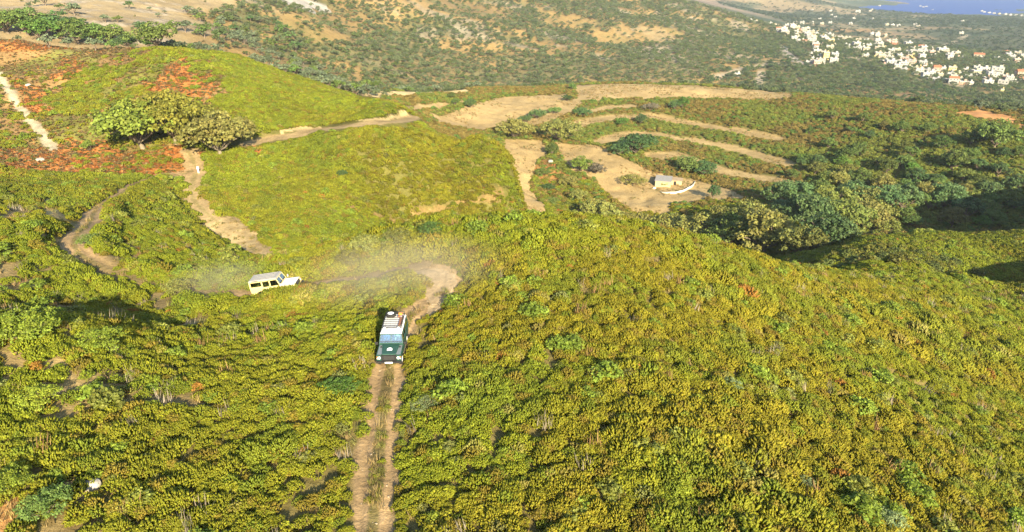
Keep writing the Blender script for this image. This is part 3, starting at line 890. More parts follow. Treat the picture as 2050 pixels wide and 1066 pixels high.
T = np.where(rng.uniform(0, 1, (N, 1)) < .6, c(.33, .24, .10), c(.20, .19, .05)) * rng.uniform(.7, 1.25, (N, 1))
scatter("dry_grass", "grass", np.stack([x, y, H(x, y) - .02], 1), s, T, "dry grass between the ruts and in gaps among the shrubs", "grass")

# the spur across the dip carries darker, more open scrub
x, y = sample(88, 160, .55, .34, .80)
x, y = keep(x, y, sstep(94, 104, y) * sstep(.36, .42, np.arctan2(x, y)) * (1 - gsample(MASK_bare, x, y)) * sstep(.42, .56, fbm(x, y, 9, 211, 3)))
N = len(x); s = rng.uniform(.9, 1.9, N)
T = np.where(rng.uniform(0, 1, (N, 1)) < .5, c(.12, .145, .035), c(.17, .17, .03)) * rng.uniform(.7, 1.2, (N, 1))
scatter("spur_scrub", "bush", np.stack([x, y, H(x, y) - .1], 1), np.stack([s, s, s * .95], 1), T, "dark uneven scrub on the spur beside the shaded ravine", "shrubs")
# grass and low sprigs between the wheel ruts
x, y = sample(14, 52, 16.0, -.45, .0)
x, y = keep(x, y, (gsample(d1, x, y) < .34) * sstep(.38, .52, fbm(x, y, 1.6, 191, 3)))
N = len(x)
T = np.where(rng.uniform(0, 1, (N, 1)) < .5, c(.30, .22, .09), c(.19, .19, .045)) * rng.uniform(.7, 1.25, (N, 1))
scatter("rut_grass", "grass", np.stack([x, y, H(x, y) - .02], 1), rng.uniform(.5, 1.0, N), T, "tufted grass along the crown of the rutted track", "grass")
k_ = rng.uniform(0, 1, N) < .14
x, y = x[k_], y[k_]; N = len(x)
scatter("rut_heath", "heath", np.stack([x, y, H(x, y) - .1], 1), rng.uniform(.22, .42, N), heath_tint(x, y), "stunted heath sprigs along the crown of the rutted track", "shrubs")
# rounded green bushes among the heath
x, y = sample(24, 240, .06)
p = (1 - gsample(MASK_bare, x, y)) * (1 - far_of(x, y)) * (gsample(d1, x, y) > 2.2) * (1 - gsample(brk, x, y) * .8)
x, y = keep(x, y, p); vis = visible(x, y, 1.5); x, y = x[vis], y[vis]
N = len(x); s = .9 + 1.4 * rng.uniform(0, 1, N) ** 2
T = np.where(rng.uniform(0, 1, (N, 1)) < .55, c(.18, .245, .03), c(.20, .22, .04)) * rng.uniform(.8, 1.2, (N, 1))
scatter("mixed_bushes", "finebush", np.stack([x, y, H(x, y) - .1], 1), np.stack([s, s, s * .85], 1), T, "small rounded green bushes dotted through the heath", "bushes")

# dead twiggy plants sticking out of the heath
x, y = sample(22, 120, .05)
x, y = keep(x, y, (1 - gsample(MASK_bare, x, y)) * (gsample(d1, x, y) > 1.6))
N = len(x)
T = np.where(rng.uniform(0, 1, (N, 1)) < .6, c(.30, .25, .18), c(.34, .20, .09)) * rng.uniform(.7, 1.2, (N, 1))
scatter("dead_twigs", "grass", np.stack([x, y, H(x, y)], 1), np.stack([rng.uniform(1.4, 2.4, N), rng.uniform(1.4, 2.4, N), rng.uniform(2.2, 3.4, N)], 1), T, "dead grey and brown twigs standing among the heath", "twigs")
# ------------------------------------------------------------------ things: helpers
def tag(o, label, cat, group=None):
    o["label"] = label; o["category"] = cat; o["kind"] = "thing"
    if group: o["group"] = group
    return o
def empty(name, loc, rz=0.0):
    o = bpy.data.objects.new(name, None); o.empty_display_size = .3
    o.location = loc; o.rotation_euler = (0, 0, rz); COL.objects.link(o)
    return o
def link(name, me, parent=None):
    o = bpy.data.objects.new(name, me); COL.objects.link(o)
    if parent: o.parent = parent
    return o
def depth_at(x, y, z):
    return y * CP - (z - CAM_H) * SP

# ------------------------------------------------------------------ trees
M_bark = mat("bark", (.16, .125, .09), .9, .1, 0, 9, .4, .35)
M_bark_pale = mat("pale_bark", (.20, .165, .115), .9, .1, 0, 9, .4, .3)
LEAF = dict(oak=leaf_material("oak_leaves", (.19, .215, .03)), oakdry=leaf_material("thin_oak_leaves", (.19, .18, .045)), bright=leaf_material("bright_leaves", (.115, .19, .03)),
            green=leaf_material("green_leaves", (.105, .155, .034), hue=.02), dark=leaf_material("holm_leaves", (.085, .14, .046), hue=.015),
            oak2=leaf_material("hazel_leaves", (.155, .19, .04), hue=.015), yellow=leaf_material("yellowish_leaves", (.19, .19, .045), hue=.015), olive=leaf_material("olive_leaves", (.125, .155, .085), hue=.012),
            grey=leaf_material("grey_leaves", (.17, .15, .10), hue=.015), pine=leaf_material("maquis_leaves", (.075, .125, .038), hue=.02),
            orange=leaf_material("dead_orange_leaves", (.52, .24, .07), hue=.008), lime=leaf_material("lime_leaves", (.20, .25, .026), hue=.008), sage=leaf_material("sage_leaves", (.19, .24, .10), hue=.01))
TREE = {}
def tree_kind(kind, mats, seeds, bark, **kw):
    res = []
    for sd in seeds:
        (tv, tf), (V, F, C) = tree_shape(sd, **kw)
        tm = raw_mesh(kind + "_trunk", tv, tf, None, bark, None, True)
        for m in mats:
            cm = raw_mesh(kind + "_crown", V, F, None, LEAF[m], C)
            res.append((m, tm, cm))
    TREE[kind] = res
tree_kind("broad", ["green", "dark", "yellow", "bright", "grey", "pine", "oak2"], [201, 202, 203, 204], M_bark, W=1.0, Ht=.92, trunk=.12, nc=120, per=30, leaf=.028, lobes=10, spread=1.05, low=.5)
tree_kind("oak", ["oak", "oakdry"], [211, 212], M_bark_pale, W=1.0, Ht=.74, trunk=.12, nc=240, per=36, leaf=.023, lobes=13, low=.4, spread=1.12, trad=.03)
tree_kind("olive", ["olive", "green", "pine"], [221, 222, 223, 224], M_bark, W=1.0, Ht=.86, trunk=.18, nc=40, per=16, leaf=.055, lobes=6)
tree_kind("bushy", ["green", "dark", "yellow", "bright", "grey", "pine", "orange", "lime", "sage"], [231, 232], M_bark, W=1.0, Ht=.62, trunk=.07, nc=90, per=36, leaf=.022, lobes=9, low=.8, spread=1.1, trad=.02)

def put_tree(name, kind, m, x, y, width, label, cat, group=None, hs=1.0, sink=0.0):
    opts = [t for t in TREE[kind] if t[0] == m]
    _, tm, cm = opts[random.randrange(len(opts))]
    z = Hs(x, y) - sink
    e = empty(name, (x, y, z), random.uniform(0, 6.28))
    e.scale = (width, width, width * hs)
    tag(e, label, cat, group)
    link("trunk", tm, e); link("crown", cm, e)
    return e
def tree_px(name, kind, m, u, vb, wpx, label, cat, group=None, ymin=0, hs=1.0):
    x, y = cast(u, vb, ymin)
    w = wpx * depth_at(x, y, Hs(x, y)) / FPX
    return put_tree(name, kind, m, x, y, w, label, cat, group, hs)

# the big trees by the track junction
tree_px("oak_tree", "oak", "oak", 288, 297, 150, "broad green oak spreading low over the rust-red bracken", "tree", None, 100, .95)
tree_px("oak_tree", "oak", "oak", 352, 288, 130, "green oak squeezed between the bracken oak and the thin-leaved oak", "tree", None, 100, 1.15)
tree_px("oak_tree", "oak", "oakdry", 442, 314, 125, "round thin-leaved oak with pale forked trunk beside the track junction", "tree", None, 100, 1.05)

# ravine and slope
DK, GR, YE = ("dark blue-green evergreen oak in the ravine thicket", "trees in the ravine"), ("leafy mid-green tree on the scrubby slope across the ravine", "trees on the slope"), ("yellowish-green broad-crowned plane tree along the ravine bed", "plane trees along the ravine")
for u, v, w, k in [(1562,418,64,'d'),(1598,416,60,'d'),(1612,462,84,'d'),(1655,452,74,'d'),(1688,468,88,'y'),(1648,498,94,'d'),(1722,462,84,'y'),(1762,476,66,'y'),
                   (1702,420,64,'d'),(1496,468,80,'y'),(1466,498,92,'y'),(1528,510,94,'y'),(1588,516,84,'y'),(1400,490,88,'y'),(1335,484,80,'y'),(1275,470,64,'y'),(1440,470,70,'y'),(1560,488,70,'y'),(1615,520,66,'y'),(1575,446,60,'d'),(1635,456,70,'d'),(1670,492,76,'d'),(1672,436,60,'y'),(1745,448,58,'y'),
                   (1200,462,68,'y'),(1235,466,56,'y'),(1545,460,56,'y'),(1640,420,50,'d'),(1735,430,56,'y'),
                   (1772,352,30,'g'),(1740,276,20,'d'),(1938,290,40,'g'),(1985,302,58,'g'),(1892,428,56,'d'),(1925,442,62,'d'),(1908,456,52,'y'),(1976,398,44,'d'),(1955,378,34,'g'),
                   (2040,320,32,'g'),(1880,304,40,'g'),(1830,312,32,'g'),(1836,362,34,'d'),(1870,382,32,'g'),(1768,432,62,'d'),(1800,428,54,'d'),(1862,408,42,'y'),(2022,414,52,'y'),
                   (1968,434,50,'y'),(1716,312,38,'g'),(1902,344,44,'g'),(1992,352,32,'d'),(2032,388,36,'d'),(1946,318,32,'g'),(1690,330,30,'g'),(1660,300,28,'g'),(1620,330,30,'g'),
                   (1810,340,30,'g'),(1720,370,36,'g'),(1680,370,34,'y'),(1760,390,40,'y'),(1820,396,40,'g'),(1930,400,36,'y'),(1990,420,36,'g'),(1860,270,26,'g'),(2000,270,30,'g'),(1800,270,24,'g'),
                   (1720,250,22,'g'),(1660,240,20,'g'),(1640,380,34,'g'),(1590,360,26,'g')]:
    lab = dict(d=DK, g=GR, y=YE)[k]
    tree_px({'d': "holm_oak", 'g': "leafy_tree", 'y': "plane_tree"}[k], "broad", {'d': 'dark', 'g': 'green', 'y': random.choice(['yellow', 'yellow', 'oak2'])}[k], u + random.uniform(-6, 6), v + random.uniform(-5, 5), w * random.uniform(.85, 1.2), lab[0], "tree", lab[1], 155, random.uniform(.9, 1.1))

gx = np.random.default_rng(77)
done = 0
while done < 60:
    u, v = gx.uniform(1600, 2045), gx.uniform(255, 455)
    if v < 300 and gx.uniform() < .6: continue
    if u < 1750 and v > 440: continue
    w = (18 + 26 * (v - 250) / 200) * gx.uniform(.7, 1.1)
    kd = str(gx.choice(['green', 'bright', 'yellow', 'green', 'pine', 'oak2']))
    if kd == 'bright' and w > 34: kd = 'pine'
    lb = dict(green=GR, bright=("bright fresh-green tree on the scrubby slope across the ravine", "bright trees on the slope"), yellow=("dull yellowish tree on the scrubby slope across the ravine", "yellowish trees on the slope"),
              pine=("deep green dense tree on the scrubby slope across the ravine", "deep green trees on the slope"), oak2=("light olive-green tree on the scrubby slope across the ravine", "light green trees on the slope"))[kd]
    tree_px("leafy_tree", "broad", kd, u, v, w, lb[0], "tree", lb[1], 155, gx.uniform(.8, 1.05)); done += 1
# bushes and trees round the fields
for nm, kind, m, u, v, w, hs, lab in [
    ("field_bush", "bushy", "yellow", 1030, 277, 74, .9, "wide yellow-green bush where the two tan fields meet"),
    ("field_bush", "bushy", "yellow", 1122, 284, 80, 1.0, "large yellow-green bush beside the start of the terrace lane"),
    ("young_tree", "broad", "green", 1105, 312, 26, 1.2, "slim green tree at the corner between the two lower fields"),
    ("fig_tree", "broad", "bright", 1162, 342, 42, .85, "single bright green tree on the edge of the hut field"),
    ("bare_tree", "broad", "grey", 1193, 348, 32, .8, "greyish half-bare tree beside the bright green one"),
    ("carob_tree", "broad", "pine", 1272, 312, 66, .8, "large dark green carob on the bank above the hut field"),
    ("carob_tree", "broad", "dark", 1240, 312, 40, .8, "small blue-green tree against the large carob"),
    ("round_bush", "bushy", "yellow", 1267, 371, 50, .75, "low rounded olive-green bush standing alone in the hut field"),
    ("slender_tree", "broad", "dark", 1427, 398, 24, 1.45, "slender dark tree standing past the end of the white wall"),
    ("bank_tree", "broad", "green", 1378, 345, 52, .75, "green tree on the bank behind the hut"),
    ("bank_tree", "broad", "dark", 1408, 352, 46, .8, "dark green tree beside the bank tree behind the hut"),
    ("bank_bush", "bushy", "pine", 1076, 238, 34, 1.0, "dark bush on the hedge bank below the big tan field"),
    ("bank_bush", "bushy", "pine", 1050, 246, 26, 1.0, "small dark bush at the foot of the hedge bank"),
    ("bank_bush", "bushy", "green", 1110, 228, 26, .9, "green bush at the upper end of the hedge bank"),
    ("roadside_tree", "broad", "green", 1145, 181, 14, 1.4, "small upright tree at the corner of the crest field"),
    ("roadside_bush", "bushy", "pine", 1136, 202, 20, 1.0, "dark bush on the lane between the tan fields"),
    ("terrace_tree", "broad", "dark", 1283, 250, 22, 1.2, "dark upright tree on the upper terrace bank"),
    ("terrace_tree", "broad", "bright", 1245, 254, 24, .9, "bright green tree on the upper terrace bank"),
    ("terrace_bush", "bushy", "grey", 1303, 222, 30, .9, "grey-brown thorn bush above the curving terrace"),
    ("terrace_tree", "broad", "bright", 1365, 218, 26, 1.1, "bright green tree at the foot of the crest field"),
    ("terrace_tree", "broad", "dark", 1350, 220, 20, 1.2, "dark tree touching the bright one below the crest field"),
    ("terrace_bush", "bushy", "pine", 1165, 234, 36, .9, "dark rounded bush below the lane junction"),
    ("field_tree", "broad", "green", 912, 212, 16, 1.1, "small green tree on the strip field bank"),
    ("field_tree", "broad", "pine", 942, 216, 24, .9, "dark bushy tree on the strip field bank"),
    ("field_tree", "broad", "green", 905, 198, 16, 1.0, "small green tree above the strip field"),
    ("hedge_bush", "bushy", "green", 1086, 352, 30, .9, "green hedge bush at the top of the small valley"),
    ("hedge_bush", "bushy", "pine", 1096, 382, 28, .9, "dark hedge bush half way down the small valley"),
    ("hedge_bush", "bushy", "green", 1106, 410, 28, .9, "green hedge bush low in the small valley"),
    ("hedge_bush", "bushy", "yellow", 1140, 372, 40, .8, "yellowish bush among the rusty bracken of the small valley"),
    ("hedge_bush", "bushy", "yellow", 1160, 400, 36, .9, "yellow-green bush below the rusty bracken of the small valley"),
    ("slope_bush", "bushy", "bright", 178, 303, 26, 1.5, "upright bright green bush alone in the red bracken"),
    ("slope_bush", "bushy", "pine", 686, 354, 20, 1.2, "single dark green bush on the rounded heath hill"),
    ("hut_shrub", "bushy", "bright", 1330, 372, 20, .8, "small green shrub against the front of the hut"),
    ]:
    tree_px(nm, kind, m, u, v, w, lab, "tree" if "tree" in nm else "bush", None, 130, hs)

# bushes with a look of their own among the heath
for nm, m, u, v, w, hs, lab in [
    ("round_bush", "lime", 82, 812, 78, .85, "bright lime-green rounded bush on brown open ground"),
    ("dead_bush", "orange", 1277, 750, 38, .95, "dried orange dome of a dead bush in the heath"),
    ("dead_bush", "orange", 1493, 800, 28, .7, "small dried orange bush beside a pale green one"),
    ("dead_bush", "orange", 1441, 753, 18, .7, "tiny dried orange tuft by a dark gap in the heath"),
    ("sage_bush", "sage", 1612, 980, 36, 1.1, "pale sage-green dome bush in the mustard heath"),
    ("sage_bush", "sage", 1782, 1058, 60, .9, "large blue-green bush at the lower edge of the heath"),
    ("sage_bush", "sage", 1462, 778, 40, .9, "pale green bush between two dried orange ones"),
    ("leafy_bush", "bright", 680, 790, 70, .8, "fresh green leafy bush just west of the rutted track"),
    ("leafy_bush", "sage", 850, 818, 50, .8, "pale green low bush on the east shoulder of the track"),
    ("leafy_bush", "lime", 20, 985, 80, 1.1, "tall lime-green bush on dry ground near the white rock"),
    ("leafy_bush", "green", 95, 1030, 90, 1.0, "dense green bush next to the pale dry turf"),
    ("leafy_bush", "lime", 60, 680, 110, .9, "big yellow-green bush on the crest of the shaded bank"),
    ("leafy_bush", "lime", 205, 700, 90, .8, "yellow-green bush at the end of the shaded bank"),
    ("rim_bush", "yellow", 735, 500, 60, .8, "rounded bush on the rim above the hidden gully"),
    ("rim_bush", "yellow", 800, 482, 56, .8, "rounded yellow-green bush on the rim near the turn"),
    ("rim_bush", "green", 860, 470, 50, .8, "green bush on the rim directly behind the dusty turn"),
    ("rim_bush", "yellow", 700, 530, 56, .8, "rounded bush between the rim and the cream vehicle's lane"),
    ("lane_bush", "yellow", 365, 590, 56, 1.0, "upright bush beside the lane behind the cream vehicle"),
    ("lane_bush", "green", 180, 490, 40, .9, "green bush inside the bend of the old track"),
    ]:
    tree_px(nm, "bushy", m, u, v, w, lab, "bush", None, 0, hs)

# trees below the brown hill and on it
for u, v, w, m in [(18,68,56,'green'),(56,70,66,'green'),(86,82,54,'bright'),(122,72,60,'pine'),(160,88,60,'green'),(196,88,50,'green'),(228,92,52,'green'),(256,98,36,'dark'),(312,99,64,'green')]:
    tree_px("crest_tree", "broad", m, u, v, w * 1.25, dict(green="spreading mid-green", bright="spreading fresh-green", pine="spreading deep green", dark="spreading blue-green")[m] + " tree in the crest row below the brown hill", "tree", "trees along the crest", 228, .75)
for u, v, w in [(150,32,36),(92,12,30),(260,18,22),(168,48,16),(212,46,24),(236,46,20),(300,22,12),(318,36,14),(348,62,28),(286,68,34),(276,58,20),(372,66,36),(410,76,36),(440,82,34),(470,88,28),
                (502,44,18),(520,48,20),(468,66,24),(490,72,24),(546,98,26),(580,86,34),(592,104,30),(540,90,20),(120,22,20),(60,18,18),(330,28,10),(395,58,16),(566,70,30),(556,56,20),(612,96,20)]:
    tree_px("hill_tree", "olive", random.choice(["olive", "pine", "green"]), u, v, w, "dark round tree dotted on the dry brown hillside", "tree", "trees on the dry hill", 240, .85)

# ------------------------------------------------------------------ far hillside: olives and scrub trees
def far_dens(x, y):
    r = np.hypot(x, y); a = np.arctan2(x, y)
    n1 = fbm(x, y, 70, 171, 4); n2 = fbm(x, y, 22, 173, 3)
    d = sstep(.36, .52, n1) * .8 + sstep(.46, .58, n2) * .45 + .16
    d = np.maximum(d, gsample(olivegrove, x, y) * (.75 + .25 * sstep(.35, .5, n2)))
    d *= (1 - gsample(goldfield, x, y) * .85) * (1 - gsample(dryhill, x, y) * .985) * (1 - gsample(scree, x, y)) * (1 - gsample(vbare, x, y) * .9)
    for L in ROADS:
        d = d * sstep(4, 8, line_dist(L, x, y, 30))
    return np.clip(d, 0, 1) * gsample(FAR, x, y)
x, y = sample(235, 1350, .040, -.74, .74)
x, y = keep(x, y, far_dens(x, y))
vis = visible(x, y, 4.0, 2.0); x, y = x[vis], y[vis]
w = rng.uniform(2.8, 6.2, len(x)) * (1 + .25 * sstep(700, 1200, np.hypot(x, y)))
on = (np.abs(x / y * CP) < .80)
app = np.where(on, w / np.hypot(x, y), 0)
order = np.argsort(-app)
big, rest = order[:280], order[280:]
for k in big:
    put_tree("olive_tree", "olive", "olive" if rng.uniform() < .75 else "green", x[k], y[k], w[k], "grey-green olive tree in the groves on the far hillside", "tree", "olive trees on the far hillside", rng.uniform(.8, 1.0))
x, y, w = x[rest], y[rest], w[rest]
N = len(x)
T = np.where(rng.uniform(0, 1, (N, 1)) < .62, c(.125, .155, .07), c(.10, .135, .04)) * rng.uniform(.7, 1.25, (N, 1))
scatter("olive_groves", "farcrown", np.stack([x, y, H(x, y) - .2], 1), np.stack([w, w, w * rng.uniform(.8, 1.1, N)], 1), T, "grey-green olive groves and scrub trees covering the far hillside", "trees", tilt=.05)
# low scrub between them
x, y = sample(235, 760, .05, -.62, .55)
x, y = keep(x, y, far_dens(x, y) * .8); vis = visible(x, y, 2.0); x, y = x[vis], y[vis]
N = len(x); w = rng.uniform(.8, 2.0, N)
T = np.where(rng.uniform(0, 1, (N, 1)) < .5, c(.13, .14, .05), c(.17, .13, .055)) * rng.uniform(.7, 1.2, (N, 1))
scatter("hillside_scrub", "dotcrown", np.stack([x, y, H(x, y) - .1], 1), np.stack([w, w, w * .8], 1), T, "low scrub between the olive groves of the far hillside", "shrubs")
# the plain
x, y = sample(1300, 3100, .0055, .14, .74)
pfn = fbm(x, y, 130, 81, 3)
x, y = keep(x, y, (.35 + .65 * sstep(.62, .5, pfn)) * (H(x, y) > -158) * (H(x, y) < -104))
vis = visible(x, y, 5, 3); x, y = x[vis], y[vis]
N = len(x); w = rng.uniform(4.5, 9.5, N)
T = np.where(rng.uniform(0, 1, (N, 1)) < .6, c(.075, .105, .055), c(.05, .085, .04)) * rng.uniform(.7, 1.25, (N, 1))
scatter("plain_groves", "dotcrown", np.stack([x, y, H(x, y) - .2], 1), np.stack([w, w, w * .7], 1), T, "dark tree cover of groves on the coastal plain", "trees", tilt=.05)
# ------------------------------------------------------------------ solid shapes
class MB:
    def __init__(s): s.bm = bmesh.new()
    def box(s, x0, x1, y0, y1, z0, z1):
        v = [s.bm.verts.new(p) for p in [(x0,y0,z0),(x1,y0,z0),(x1,y1,z0),(x0,y1,z0),(x0,y0,z1),(x1,y0,z1),(x1,y1,z1),(x0,y1,z1)]]
        for f in [(0,3,2,1),(4,5,6,7),(0,1,5,4),(1,2,6,5),(2,3,7,6),(3,0,4,7)]: s.bm.faces.new([v[k] for k in f])
        return s
    def hexa(s, bottom, top):
        v = [s.bm.verts.new(p) for p in list(bottom) + list(top)]
        n = len(bottom)
        s.bm.faces.new([v[k] for k in reversed(range(n))]); s.bm.faces.new([v[n + k] for k in range(n)])
        for k in range(n):
            q = (k + 1) % n
            s.bm.faces.new([v[k], v[q], v[n + q], v[n + k]])
        return s
    def prism_y(s, prof, y0, y1):           # profile in x,z swept along y
        return s.hexa([(x, y1, z) for x, z in prof], [(x, y0, z) for x, z in prof])
    def cyl(s, c_, axis, r, h, n=20, r2=None):
        c_ = np.array(c_, float); X, Y, D = rot_to(np.array([axis], float)); r2 = r if r2 is None else r2
        a = [c_ - D[0] * h / 2 + (X[0] * math.cos(t) + Y[0] * math.sin(t)) * r for t in np.linspace(0, 2 * math.pi, n, endpoint=False)]
        b = [c_ + D[0] * h / 2 + (X[0] * math.cos(t) + Y[0] * math.sin(t)) * r2 for t in np.linspace(0, 2 * math.pi, n, endpoint=False)]
        return s.hexa(a, b)
    def lathe_y(s, prof, cx, cz, n=28):     # profile (radius, y) turned about a y axis
        rings = [[s.bm.verts.new((cx + r * math.cos(t), y, cz + r * math.sin(t))) for t in np.linspace(0, 2 * math.pi, n, endpoint=False)] for r, y in prof]
        for a, b in zip(rings[:-1], rings[1:]):
            for k in range(n):
                s.bm.faces.new([a[k], a[(k + 1) % n], b[(k + 1) % n], b[k]])
        return s
    def bar(s, p, q, r, n=8):
        p = np.array(p, float); q = np.array(q, float)
        return s.cyl((p + q) / 2, q - p, r, np.linalg.norm(q - p), n)
    def quad(s, *p):
        s.bm.faces.new([s.bm.verts.new(k) for k in p]); return s
    def mesh(s, name, m, bevel=0.0, smooth=False, seg=2):
        bmesh.ops.recalc_face_normals(s.bm, faces=s.bm.faces)
        if bevel:
            bmesh.ops.bevel(s.bm, geom=[e for e in s.bm.edges if e.calc_face_angle(0) > .5], offset=bevel, segments=seg, affect='EDGES', profile=.6)
        me = bpy.data.meshes.new(name); s.bm.to_mesh(me); s.bm.free()
        if m: me.materials.append(m)
        if smooth:
            me.polygons.foreach_set("use_smooth", np.ones(len(me.polygons), bool))
        return me
    def build(s, name, m, parent, bevel=0.0, smooth=False, seg=2):
        return link(name, s.mesh(name, m, bevel, smooth, seg), parent)

def glass_mat(name, tint, alpha):
    m = bpy.data.materials.new(name); m.use_nodes = True
    nt = m.node_tree; out = nt.nodes["Material Output"]
    tr = nt.nodes.new("ShaderNodeBsdfTransparent"); tr.inputs[0].default_value = (*tint, 1)
    gl = nt.nodes.new("ShaderNodeBsdfGlossy"); gl.inputs["Roughness"].default_value = .05; gl.inputs["Color"].default_value = (.9, .95, 1, 1)
    fr = nt.nodes.new("ShaderNodeFresnel"); fr.inputs[0].default_value = 1.5
    ad = nt.nodes.new("ShaderNodeMath"); ad.operation = 'ADD'; ad.use_clamp = True; ad.inputs[1].default_value = alpha
    nt.links.new(fr.outputs[0], ad.inputs[0])
    mx = nt.nodes.new("ShaderNodeMixShader"); nt.links.new(ad.outputs[0], mx.inputs[0])
    nt.links.new(tr.outputs[0], mx.inputs[1]); nt.links.new(gl.outputs[0], mx.inputs[2]); nt.links.new(mx.outputs[0], out.inputs["Surface"])
    return m
M = dict(
    green=mat("dark_green_paint", (.016, .055, .040), .38, .5, 0, 3, 0, .25), cream=mat("cream_paint", (.54, .445, .19), .45, .45, 0, 3, 0, .08),
    white=mat("white_paint", (.60, .59, .56), .45, .4, 0, 3, 0, .06), greyroof=mat("grey_roof_paint", (.26, .25, .23), .6, .3, 0, 4, 0, .15),
    chequer=mat("chequer_plate", (.28, .31, .30), .45, .5, .6, 40, .3, .2), rubber=mat("rubber", (.025, .024, .022), .85, .2, 0, 12, 0, .4),
    black=mat("black_trim", (.02, .02, .02), .6, .3), metal=mat("dark_metal", (.12, .12, .12), .45, .5, .7), lamp=mat("lamp_glass", (.85, .86, .86), .12, .8),
    amber=mat("amber_lens", (.70, .22, .03), .25, .6), red=mat("red_can", (.55, .06, .03), .5, .4), wood=mat("brown_board", (.22, .10, .05), .75, .2, 0, 8, 0, .3),
    plate=mat("number_plate", (.82, .82, .80), .5, .4), seat=mat("seat_cloth", (.05, .05, .055), .9, .1), rim=mat("white_steel", (.72, .72, .70), .5, .4),
    emblem=mat("emblem_white", (.80, .82, .80), .5, .3), emblemblue=mat("emblem_blue", (.25, .42, .52), .5, .3), dust=mat("dusty_sill", (.36, .28, .17), .9, .1, 0, 8, 0, .3))
M_wind = glass_mat("windscreen_glass", (.62, .80, .82), .16)
M_side = glass_mat("side_glass", (.45, .52, .50), .12)
M_reflect_tint = glass_mat("reflection_tinted_glass", (.70, .66, .5), .55)  # cream tint puts a reflection of sunlit ground into the glass colour

def arc(cx, cz, r, a0, a1, n=9):
    return [(cx + r * math.cos(a), cz + r * math.sin(a)) for a in np.linspace(a0, a1, n)]

